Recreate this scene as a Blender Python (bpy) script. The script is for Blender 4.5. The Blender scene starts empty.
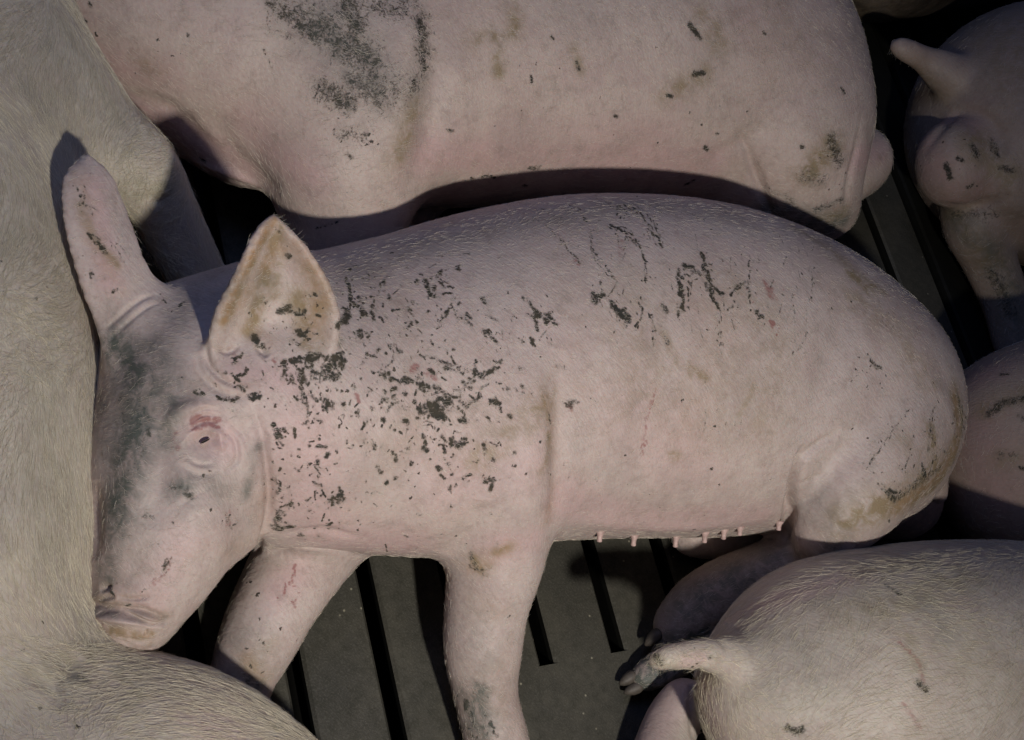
import bpy, math, random
import numpy as np
from mathutils import Vector, Matrix
from mathutils.bvhtree import BVHTree

SC = bpy.context.scene
COL = SC.collection
PREVIEW = False

# ------------------------------------------------------------------ camera
FPX = 1300.0
NX, NY = 0.73192693, -0.68138313          # image direction of world "up"
PITCH = math.atan(1689.0 / FPX)
CAM = np.array([0.0, 0.0, 1.31])
_F = np.array([0, math.cos(PITCH), -math.sin(PITCH)])
_U = np.array([0, math.sin(PITCH), math.cos(PITCH)])
_R = np.array([1.0, 0, 0])
CX = NX * _U + (-NY) * _R                  # camera right
CY = (-NY) * _U - NX * _R                  # camera up
cam_data = bpy.data.cameras.new('camera')
cam_data.sensor_width = 36.0
cam_data.lens = FPX * 36.0 / 1024.0
cam_data.clip_start = 0.01
cam = bpy.data.objects.new('camera', cam_data)
COL.objects.link(cam)
m = Matrix(((CX[0], CY[0], -_F[0], CAM[0]), (CX[1], CY[1], -_F[1], CAM[1]), (CX[2], CY[2], -_F[2], CAM[2]), (0, 0, 0, 1)))
cam.matrix_world = m
SC.camera = cam

# ------------------------------------------------------------------ world, lights, exposure
SC.view_settings.view_transform = 'Standard'
SC.view_settings.look = 'None'
SC.view_settings.exposure = 0.0
SC.view_settings.gamma = 1.0
SC.view_settings.use_curve_mapping = False
world = bpy.data.worlds.new('barn_air')
SC.world = world
world.use_nodes = True
bg = world.node_tree.nodes['Background']
bg.inputs[0].default_value = (0.30, 0.36, 0.72, 1)
bg.inputs[1].default_value = 0.05
LP = CAM + CX * 0.46 - CY * 0.50 - _F * 0.05
ld = bpy.data.lights.new('handheld_lamp', 'SPOT')
ld.shadow_soft_size = 0.035
ld.energy = 82.0
ld.spot_size = math.radians(66)
ld.spot_blend = 1.0
ld.color = (1.0, 0.94, 0.86)
lo = bpy.data.objects.new('handheld_lamp', ld)
COL.objects.link(lo)
lo.location = LP


def ray(px, py):
    return _F * FPX + CX * (px - 512.0) - CY * (py - 370.0)


def at(px, py, z):
    d = ray(px, py)
    return CAM + d * ((z - CAM[2]) / d[2])


def depth(P):
    return float((np.asarray(P) - CAM) @ _F)


_t = at(430, 350, 0.0) - LP
lo.rotation_euler = Vector(_t).to_track_quat('-Z', 'Y').to_euler()

# added unseen blue fill lamp, upper left, to lift the shadows
wd = bpy.data.lights.new('cool_fill', 'AREA')
wd.shape = 'RECTANGLE'; wd.size = 1.2; wd.size_y = 0.6
wd.energy = 5.0
wd.color = (0.30, 0.45, 1.0)
wo = bpy.data.objects.new('cool_fill', wd)
COL.objects.link(wo)
wo.location = at(-250, -50, 0) * 1.05 + np.array([0, 0, 2.1])
wo.rotation_euler = Vector(at(330, 420, 0.0) - np.array(wo.location)).to_track_quat('-Z', 'Y').to_euler()


# ------------------------------------------------------------------ materials
def nodes_of(name):
    mt = bpy.data.materials.new(name)
    mt.use_nodes = True
    return mt, mt.node_tree, mt.node_tree.nodes['Principled BSDF']


class NT:
    """small helper for building node trees"""
    def __init__(self, nt):
        self.nt = nt

    def put(self, sock, v):
        if isinstance(v, bpy.types.NodeSocket):
            self.nt.links.new(v, sock)
        elif isinstance(v, (tuple, list)) and len(v) == 3 and sock.type == 'RGBA':
            sock.default_value = (*v, 1)
        else:
            sock.default_value = v

    def m(self, op, a, b=0.0, c=0.0, clamp=False):
        n = self.nt.nodes.new('ShaderNodeMath'); n.operation = op; n.use_clamp = clamp
        self.put(n.inputs[0], a); self.put(n.inputs[1], b)
        if op in ('MULTIPLY_ADD', 'WRAP', 'SMOOTH_MIN'):
            self.put(n.inputs[2], c)
        return n.outputs[0]

    def mix(self, f, a, b, mode='MIX'):
        n = self.nt.nodes.new('ShaderNodeMix'); n.data_type = 'RGBA'; n.blend_type = mode
        self.put(n.inputs[0], f); self.put(n.inputs[6], a); self.put(n.inputs[7], b)
        return n.outputs[2]

    def noise(self, vec, scale, detail=3.0, rough=0.55, dist=0.0):
        n = self.nt.nodes.new('ShaderNodeTexNoise')
        self.put(n.inputs['Vector'], vec)
        n.inputs['Scale'].default_value = scale; n.inputs['Detail'].default_value = detail
        n.inputs['Roughness'].default_value = rough; n.inputs['Distortion'].default_value = dist
        return n.outputs[0]

    def vor(self, vec, scale, feature='F1', rnd=1.0):
        n = self.nt.nodes.new('ShaderNodeTexVoronoi'); n.feature = feature
        self.put(n.inputs['Vector'], vec); n.inputs['Scale'].default_value = scale
        n.inputs['Randomness'].default_value = rnd
        return n.outputs

    def ramp(self, v, a, b, lo=0.0, hi=1.0, smooth=True):
        n = self.nt.nodes.new('ShaderNodeMapRange')
        n.interpolation_type = 'SMOOTHSTEP' if smooth else 'LINEAR'
        self.put(n.inputs[0], v); n.inputs[1].default_value = a; n.inputs[2].default_value = b
        n.inputs[3].default_value = lo; n.inputs[4].default_value = hi
        return n.outputs[0]

    def attr(self, name):
        n = self.nt.nodes.new('ShaderNodeAttribute'); n.attribute_name = name
        return n.outputs['Fac']

    def coord(self, scale=(1, 1, 1), rot=(0, 0, 0)):
        n = self.nt.nodes.new('ShaderNodeTexCoord')
        mp = self.nt.nodes.new('ShaderNodeMapping')
        mp.inputs['Scale'].default_value = scale
        mp.inputs['Rotation'].default_value = rot
        self.nt.links.new(n.outputs['Object'], mp.inputs[0])
        return mp.outputs[0]


def skin_material(name, pale, pink, grime=(0.27, 0.205, 0.125), streak_rot=0.0, yellow=0.38):
    mt, nt, P = nodes_of(name)
    N = NT(nt)
    co = N.coord()
    n1 = N.noise(co, 5.0, 4.0, 0.6)
    n2 = N.noise(co, 22.0, 4.0, 0.6)
    n3 = N.noise(co, 240.0, 3.0, 0.6)
    n4 = N.noise(co, 70.0, 4.0, 0.65, 0.4)
    # pink and pale areas of the hide
    f = N.ramp(N.m('ADD', N.m('MULTIPLY', N.attr('pink'), 0.8), N.m('MULTIPLY_ADD', n1, 1.0, -0.38)), 0.0, 0.75)
    col = N.mix(f, pale, pink)
    col = N.mix(N.ramp(n2, 0.45, 0.75, 0, 0.45), col, pink)
    # capillary mottling
    col = N.mix(N.ramp(n3, 0.35, 0.75, 0.0, 0.30), col, (pink[0] * 0.80, pink[1] * 0.66, pink[2] * 0.66))
    # dusty yellowish film worked into the coat
    tan = N.attr('tan')
    film = N.m('MULTIPLY', N.m('ADD', N.m('MULTIPLY', tan, 1.25), N.ramp(n1, 0.46, 0.74, 0.0, yellow)), N.ramp(n4, 0.30, 0.66, 0.18, 1.0), clamp=True)
    col = N.mix(N.ramp(N.noise(co, 11.0, 6.0, 0.7), 0.40, 0.72, 0.0, 0.34), col, (0.25, 0.215, 0.195))
    col = N.mix(film, col, grime)
    col = N.mix(N.m('MULTIPLY', N.attr('rust'), N.ramp(N.noise(co, 90.0, 4.0, 0.7), 0.30, 0.66, 0.25, 1.0), clamp=True), col, (0.34, 0.205, 0.105))
    mt1 = N.noise(co, 48.0, 7.0, 0.78, 0.3)
    col = N.mix(N.ramp(mt1, 0.46, 0.70, 0.0, 0.42), col, (0.235, 0.185, 0.155))
    col = N.mix(N.ramp(N.noise(co, 330.0, 4.0, 0.8), 0.55, 0.80, 0.0, 0.40), col, (0.17, 0.13, 0.11))
    # red scratches
    col = N.mix(N.m('MULTIPLY', N.ramp(N.m('ADD', N.m('MULTIPLY_ADD', N.noise(co, 300.0, 3.0, 0.6), 1.2, -0.9), N.attr('scratch')), 0.0, 0.9), 0.7), col, (0.24, 0.075, 0.07))
    # dried muck: strokes, smears and specks
    d = N.attr('muck')
    ns = N.noise(co, 170.0, 5.0, 0.75, 0.8)
    nf = N.noise(N.coord((1.0, 1.0, 1.0)), 520.0, 2.0, 0.6)
    mk = N.ramp(N.m('ADD', d, N.m('ADD', N.m('MULTIPLY_ADD', ns, 2.2, -1.55), N.m('MULTIPLY_ADD', nf, 0.8, -0.40))), 0.0, 0.55, 0.0, 0.96)
    halo = N.m('MULTIPLY', N.ramp(d, 0.05, 0.9, 0.0, 0.42), N.ramp(n4, 0.3, 0.7, 0.3, 1.0))
    col = N.mix(halo, col, (0.20, 0.19, 0.15))
    spec = N.attr('speck')
    wob = nt.nodes.new('ShaderNodeTexNoise'); nt.links.new(co, wob.inputs['Vector']); wob.inputs['Scale'].default_value = 260.0; wob.inputs['Detail'].default_value = 2.0
    wa = nt.nodes.new('ShaderNodeVectorMath'); wa.operation = 'MULTIPLY_ADD'; nt.links.new(wob.outputs[1], wa.inputs[0]); wa.inputs[1].default_value = (0.007, 0.007, 0.007); nt.links.new(co, wa.inputs[2])
    vo = N.vor(wa.outputs[0], 150.0)
    vr = N.nt.nodes.new('ShaderNodeSeparateColor'); nt.links.new(vo[1], vr.inputs[0])
    keep = N.m('LESS_THAN', vr.outputs[0], N.m('MULTIPLY', spec, 0.45))
    size = N.m('MULTIPLY_ADD', vr.outputs[1], 0.30, 0.04)
    dots = N.m('MULTIPLY', keep, N.ramp(N.m('SUBTRACT', size, vo[0]), -0.02, 0.10))
    mk = N.m('MAXIMUM', mk, N.m('MULTIPLY', dots, 0.9))
    mcol = N.mix(N.ramp(n4, 0.35, 0.65), (0.018, 0.020, 0.015), (0.050, 0.042, 0.027))
    col = N.mix(mk, col, mcol)
    # grey green smear, also painted shade on the far hind foot
    col = N.mix(N.m('MULTIPLY', N.attr('grey'), N.ramp(N.noise(co, 55.0, 5.0, 0.75, 0.5), 0.28, 0.66, 0.30, 1.15), clamp=True), col, (0.100, 0.108, 0.092))
    nt.links.new(col, P.inputs['Base Color'])
    P.inputs['Roughness'].default_value = 0.58
    nt.links.new(N.ramp(N.m('ADD', mk, N.m('MULTIPLY', n4, 0.3)), 0.0, 1.2, 0.50, 0.85), P.inputs['Roughness'])
    P.inputs['Specular IOR Level'].default_value = 0.32
    P.inputs['Subsurface Weight'].default_value = 0.12
    P.inputs['Subsurface Radius'].default_value = (0.010, 0.004, 0.0025)
    P.inputs['Subsurface Scale'].default_value = 1.0
    # fine skin relief
    wv = N.noise(N.coord((1.0, 3.0, 1.0), (0, 0, streak_rot)), 130.0, 3.0, 0.6)
    hgt = N.m('ADD', N.m('MULTIPLY', wv, 0.6), N.m('ADD', N.m('MULTIPLY', n3, 0.35), N.m('MULTIPLY', mk, 0.5)))
    b = nt.nodes.new('ShaderNodeBump'); b.inputs['Strength'].default_value = 0.7; b.inputs['Distance'].default_value = 0.0018
    nt.links.new(hgt, b.inputs['Height']); nt.links.new(b.outputs[0], P.inputs['Normal'])
    return mt


def hair_material(name, c, c2):
    mt, nt, P = nodes_of(name)
    N = NT(nt)
    info = nt.nodes.new('ShaderNodeHairInfo')
    nt.links.new(N.mix(info.outputs['Random'], c, c2), P.inputs['Base Color'])
    P.inputs['Roughness'].default_value = 0.42
    P.inputs['Specular IOR Level'].default_value = 0.5
    return mt


def plain_material(name, c, rough=0.5, spec=0.4, bump=0.0, scale=200.0, c2=None):
    mt, nt, P = nodes_of(name)
    N = NT(nt)
    co = N.coord()
    n = N.noise(co, scale, 4.0, 0.6)
    nt.links.new(N.mix(N.ramp(n, 0.3, 0.7), c, c2 or tuple(x * 0.7 for x in c)), P.inputs['Base Color'])
    P.inputs['Roughness'].default_value = rough
    P.inputs['Specular IOR Level'].default_value = spec
    if bump:
        b = nt.nodes.new('ShaderNodeBump'); b.inputs['Strength'].default_value = bump; b.inputs['Distance'].default_value = 0.001
        nt.links.new(n, b.inputs['Height']); nt.links.new(b.outputs[0], P.inputs['Normal'])
    return mt


def concrete_material():
    mt, nt, P = nodes_of('damp_slat_concrete')
    N = NT(nt)
    co = N.coord()
    n1 = N.noise(co, 7.0, 5.0, 0.6)
    n2 = N.noise(co, 60.0, 5.0, 0.65)
    n3 = N.noise(co, 420.0, 3.0, 0.7)
    col = N.mix(N.ramp(n1, 0.35, 0.68), (0.046, 0.044, 0.036), (0.078, 0.073, 0.056))
    col = N.mix(N.ramp(n2, 0.35, 0.75, 0, 0.7), col, (0.030, 0.030, 0.022))
    col = N.mix(N.ramp(n3, 0.45, 0.8, 0, 0.6), col, (0.12, 0.115, 0.095))
    vo = N.vor(co, 90.0)
    sp = nt.nodes.new('ShaderNodeSeparateColor'); nt.links.new(vo[1], sp.inputs[0])
    dots = N.m('MULTIPLY', N.m('LESS_THAN', sp.outputs[0], 0.10), N.ramp(vo[0], 0.03, 0.17, 1.0, 0.0))
    col = N.mix(dots, col, (0.30, 0.28, 0.21))
    nt.links.new(col, P.inputs['Base Color'])
    nt.links.new(N.ramp(n2, 0.3, 0.8, 0.55, 0.9), P.inputs['Roughness'])
    P.inputs['Specular IOR Level'].default_value = 0.3
    b = nt.nodes.new('ShaderNodeBump'); b.inputs['Strength'].default_value = 0.6; b.inputs['Distance'].default_value = 0.002
    nt.links.new(N.m('ADD', n2, N.m('MULTIPLY', n3, 0.5)), b.inputs['Height']); nt.links.new(b.outputs[0], P.inputs['Normal'])
    return mt


M_HOOF = plain_material('hoof_horn', (0.10, 0.085, 0.07), 0.55, 0.4, 0.4)
M_EYE = plain_material('eye_glossy', (0.02, 0.016, 0.014), 0.12, 0.6)
M_TEAT = plain_material('teat_skin', (0.56, 0.40, 0.37), 0.5, 0.35, 0.3)


# ------------------------------------------------------------------ mesh helpers
def link_mesh(name, V, F, mat, parent=None, smooth=True):
    me = bpy.data.meshes.new(name)
    V = np.asarray(V, dtype=np.float32)
    if isinstance(F, np.ndarray):
        k = F.shape[1]
        me.vertices.add(len(V)); me.vertices.foreach_set('co', V.ravel())
        me.loops.add(F.size); me.loops.foreach_set('vertex_index', F.ravel().astype(np.int32))
        me.polygons.add(len(F)); me.polygons.foreach_set('loop_start', np.arange(0, F.size, k, dtype=np.int32))
        me.update(calc_edges=True)
    else:
        me.from_pydata(V.tolist(), [], F)
    me.validate()
    if smooth:
        me.polygons.foreach_set('use_smooth', np.ones(len(me.polygons), dtype=bool))
    me.materials.append(mat)
    o = bpy.data.objects.new(name, me)
    COL.objects.link(o)
    if parent is not None:
        o.parent = parent
    return o


def catmull(P, n):
    """densify a list of rows (any dimension) through a Catmull-Rom spline"""
    P = np.asarray(P, float)
    if len(P) < 3:
        t = np.linspace(0, 1, n + 1)[:, None]
        return P[0] * (1 - t) + P[-1] * t
    Q = np.vstack([2 * P[0] - P[1], P, 2 * P[-1] - P[-2]])
    out = []
    for i in range(1, len(Q) - 2):
        for t in np.linspace(0, 1, n, endpoint=False):
            a, b, c, d = Q[i - 1], Q[i], Q[i + 1], Q[i + 2]
            out.append(0.5 * ((2 * b) + (c - a) * t + (2 * a - 5 * b + 4 * c - d) * t * t + (3 * b - a - 3 * c + d) * t ** 3))
    out.append(P[-1])
    return np.array(out)


# ------------------------------------------------------------------ distance field sculpting
class Field:
    def __init__(self, lo, hi, vox):
        self.lo = np.array(lo, float); self.vox = vox
        self.n = np.ceil((np.array(hi) - self.lo) / vox).astype(int) + 1
        self.g = np.full(self.n, 1.0, dtype=np.float32)

    def _box(self, lo, hi):
        a = np.clip(np.floor((lo - self.lo) / self.vox).astype(int), 0, self.n)
        b = np.clip(np.ceil((hi - self.lo) / self.vox).astype(int) + 1, 0, self.n)
        if np.any(b <= a):
            return None
        sl = tuple(slice(i, j) for i, j in zip(a, b))
        ax = [(self.lo[i] + np.arange(a[i], b[i]) * self.vox).astype(np.float32) for i in range(3)]
        X, Y, Z = ax[0][:, None, None], ax[1][None, :, None], ax[2][None, None, :]
        return sl, X, Y, Z

    def _merge(self, sl, d, k, sub=False):
        g = self.g[sl]
        if sub:
            h = np.maximum(k - np.abs(g + d), 0) / max(k, 1e-6)
            self.g[sl] = np.maximum(g, -d) + h * h * k * 0.25
        else:
            h = np.maximum(k - np.abs(g - d), 0) / max(k, 1e-6)
            self.g[sl] = np.minimum(g, d) - h * h * k * 0.25

    def cone(self, a, b, ra, rb, k, sq=1.0, ax=(0, 0, 1), sub=False):
        a = np.asarray(a, float); b = np.asarray(b, float)
        R = max(ra, rb) * max(1, sq) + k + 0.015
        bx = self._box(np.minimum(a, b) - R, np.maximum(a, b) + R)
        if bx is None:
            return
        sl, X, Y, Z = bx
        ba = b - a; L = max(float(ba @ ba), 1e-9)
        t = np.clip(((X - a[0]) * ba[0] + (Y - a[1]) * ba[1] + (Z - a[2]) * ba[2]) / L, 0, 1)
        vx = X - a[0] - t * ba[0]; vy = Y - a[1] - t * ba[1]; vz = Z - a[2] - t * ba[2]
        if sq != 1.0:
            q = (vx * ax[0] + vy * ax[1] + vz * ax[2]) * (1 / sq - 1)
            vx = vx + q * ax[0]; vy = vy + q * ax[1]; vz = vz + q * ax[2]
        d = (np.sqrt(vx * vx + vy * vy + vz * vz) - (ra + (rb - ra) * t)) * min(1.0, sq)
        self._merge(sl, d.astype(np.float32), k, sub)

    def chain(self, nodes, k=0.03, sq=1.0, ax=(0, 0, 1), dens=5, own=0.006, sub=False):
        """nodes: rows x,y,z,r (world). the chain itself is merged tightly, then blended with softness k"""
        D = catmull(nodes, dens)
        tmp = Field.__new__(Field)
        R = float(D[:, 3].max()) * max(1, sq) + k + 0.02
        lo = D[:, :3].min(0) - R; hi = D[:, :3].max(0) + R
        bx = self._box(lo, hi)
        if bx is None:
            return
        sl = bx[0]
        tmp.vox = self.vox
        tmp.lo = self.lo + np.array([s.start for s in sl]) * self.vox
        tmp.n = np.array([s.stop - s.start for s in sl])
        tmp.g = np.full(tmp.n, 1.0, dtype=np.float32)
        for i in range(len(D) - 1):
            # wide own blend keeps distances valid out to k
            tmp.cone_raw(D[i, :3], D[i + 1, :3], D[i, 3], D[i + 1, 3], own, sq, ax, k + 0.02)
        self._merge(sl, tmp.g, k, sub)

    def cone_raw(self, a, b, ra, rb, k, sq, ax, pad):
        R = max(ra, rb) * max(1, sq) + pad
        bx = self._box(np.minimum(a, b) - R, np.maximum(a, b) + R)
        if bx is None:
            return
        sl, X, Y, Z = bx
        ba = b - a; L = max(float(ba @ ba), 1e-9)
        t = np.clip(((X - a[0]) * ba[0] + (Y - a[1]) * ba[1] + (Z - a[2]) * ba[2]) / L, 0, 1)
        vx = X - a[0] - t * ba[0]; vy = Y - a[1] - t * ba[1]; vz = Z - a[2] - t * ba[2]
        if sq != 1.0:
            q = (vx * ax[0] + vy * ax[1] + vz * ax[2]) * (1 / sq - 1)
            vx = vx + q * ax[0]; vy = vy + q * ax[1]; vz = vz + q * ax[2]
        d = (np.sqrt(vx * vx + vy * vy + vz * vz) - (ra + (rb - ra) * t)) * min(1.0, sq)
        self._merge(sl, d.astype(np.float32), k)

    def cloud(self, P, R, k, own=0.004):
        """union of many small spheres: used for the thin curved sheets of the ears"""
        P = np.asarray(P, float); R = np.asarray(R, float)
        pad = k + 0.012
        bx = self._box(P.min(0) - R.max() - pad, P.max(0) + R.max() + pad)
        if bx is None:
            return
        sl, X, Y, Z = bx
        g = np.full([s.stop - s.start for s in sl], 1.0, dtype=np.float32)
        for p, r in zip(P, R):
            q = pad + r
            i0 = [max(0, int((p[i] - q - (self.lo[i] + sl[i].start * self.vox)) / self.vox)) for i in range(3)]
            i1 = [min(g.shape[i], int((p[i] + q - (self.lo[i] + sl[i].start * self.vox)) / self.vox) + 2) for i in range(3)]
            s2 = tuple(slice(a, b) for a, b in zip(i0, i1))
            d = np.sqrt((X[i0[0]:i1[0]] - p[0]) ** 2 + (Y[:, i0[1]:i1[1]] - p[1]) ** 2 + (Z[:, :, i0[2]:i1[2]] - p[2]) ** 2) - r
            g[s2] = np.minimum(g[s2], d.astype(np.float32))
        self._merge(sl, g, k)

    def floor(self, z=0.001, k=0.012):
        Z = (self.lo[2] + np.arange(self.n[2]) * self.vox)[None, None, :].astype(np.float32)
        d = z - Z                                # positive below the floor plane
        g = self.g
        h = np.maximum(k - np.abs(g - d), 0) / k
        self.g = np.maximum(g, d + 0 * g) + h * h * k * 0.25

    def mesh(self):
        """naive surface nets"""
        g = self.g
        g[0], g[-1], g[:, 0], g[:, -1] = 1, 1, 1, 1
        g[:, :, 0] = 1; g[:, :, -1] = 1
        s = g < 0
        nx, ny, nz = g.shape
        c = s[:-1, :-1, :-1].astype(np.int8)
        for i, j, k in ((1, 0, 0), (0, 1, 0), (0, 0, 1), (1, 1, 0), (1, 0, 1), (0, 1, 1), (1, 1, 1)):
            c = c + s[i:nx - 1 + i, j:ny - 1 + j, k:nz - 1 + k]
        act = (c > 0) & (c < 8)
        I = np.argwhere(act)
        idx = -np.ones(act.shape, dtype=np.int32); idx[act] = np.arange(len(I))
        acc = np.zeros((len(I), 3)); cnt = np.zeros(len(I))
        cor = [(i, j, k) for i in (0, 1) for j in (0, 1) for k in (0, 1)]
        vals = {q: g[I[:, 0] + q[0], I[:, 1] + q[1], I[:, 2] + q[2]] for q in cor}
        for a in cor:
            for d in range(3):
                if a[d] == 0:
                    b = list(a); b[d] = 1; b = tuple(b)
                    va, vb = vals[a], vals[b]
                    w = (va < 0) != (vb < 0)
                    t = np.where(w, va / np.where(w, va - vb, 1), 0)
                    p = np.array(a, float)[None] + np.zeros((len(I), 1)); p[:, d] = t
                    acc[w] += p[w]; cnt[w] += 1
        V = (I + acc / cnt[:, None]) * self.vox + self.lo
        F = []
        for d in range(3):
            u, v = (d + 1) % 3, (d + 2) % 3
            A = [slice(None)] * 3; B = [slice(None)] * 3
            A[d] = slice(0, -1); B[d] = slice(1, None)
            sa, sb = s[tuple(A)], s[tuple(B)]
            E = np.argwhere(sa != sb)
            ins = sa[tuple(E.T)]
            E = E.copy()
            ok = (E[:, u] > 0) & (E[:, v] > 0) & (E[:, u] < g.shape[u] - 1) & (E[:, v] < g.shape[v] - 1)
            E, ins = E[ok], ins[ok]
            q = []
            for du, dv in ((0, 0), (-1, 0), (-1, -1), (0, -1)):
                e = E.copy(); e[:, u] += du; e[:, v] += dv
                q.append(idx[tuple(e.T)])
            q = np.stack(q, 1)
            q[~ins] = q[~ins][:, ::-1]
            F.append(q)
        return V, np.concatenate(F)


def relax(V, F, it=2, lam=0.5):
    e = np.concatenate([F[:, [0, 1]], F[:, [1, 2]], F[:, [2, 3]], F[:, [3, 0]]])
    n = np.bincount(e[:, 0], minlength=len(V)).astype(float)[:, None] + 1e-9
    for _ in range(it):
        for l in (lam, -lam * 1.04):
            s = np.stack([np.bincount(e[:, 0], V[e[:, 1], i], minlength=len(V)) for i in range(3)], 1)
            V = V + l * (s / n - V)
    return V


def subdivide(V, F):
    """one Catmull-Clark step on a closed quad mesh, in numpy"""
    n = len(V)
    fc = V[F].mean(1)
    e = np.concatenate([F[:, [0, 1]], F[:, [1, 2]], F[:, [2, 3]], F[:, [3, 0]]])
    key = np.minimum(e[:, 0], e[:, 1]).astype(np.int64) * n + np.maximum(e[:, 0], e[:, 1])
    uk, inv = np.unique(key, return_inverse=True)
    a, b = uk // n, uk % n
    fidx = np.tile(np.arange(len(F)), 4)
    cnt = np.bincount(inv, minlength=len(uk)).astype(float)[:, None]
    fs = np.stack([np.bincount(inv, fc[fidx, i], minlength=len(uk)) for i in range(3)], 1)
    mid = (V[a] + V[b]) / 2
    ep = np.where(cnt >= 2, (mid + fs / cnt) / 2, mid)
    val = np.bincount(np.r_[a, b], minlength=n).astype(float)[:, None]
    R = np.stack([np.bincount(np.r_[a, b], np.r_[mid[:, i], mid[:, i]], minlength=n) for i in range(3)], 1) / val
    fn = np.bincount(F.ravel(), minlength=n).astype(float)[:, None]
    Q = np.stack([np.bincount(F.ravel(), np.repeat(fc[:, i], 4), minlength=n) for i in range(3)], 1) / fn
    vp = (Q + 2 * R + (val - 3) * V) / val
    E = inv.reshape(4, len(F)).T + n
    C = np.arange(len(F)) + n + len(uk)
    nf = np.concatenate([np.stack([F[:, i], E[:, i], C, E[:, i - 1]], 1) for i in range(4)])
    return np.vstack([vp, ep, fc]), nf


def normals(V, F):
    d1 = V[F[:, 2]] - V[F[:, 0]]; d2 = V[F[:, 3]] - V[F[:, 1]]
    fn = np.cross(d1, d2)
    N = np.stack([np.bincount(F.ravel(), np.repeat(fn[:, i], 4), minlength=len(V)) for i in range(3)], 1)
    return N / (np.linalg.norm(N, axis=1, keepdims=True) + 1e-12)


# ------------------------------------------------------------------ the pig builder
def NODE(px, py, rp, z):
    p = at(px, py, z)
    return [*p, rp * depth(p) / FPX]


def NODES(*rows):
    return [NODE(*r) for r in rows]


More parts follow.
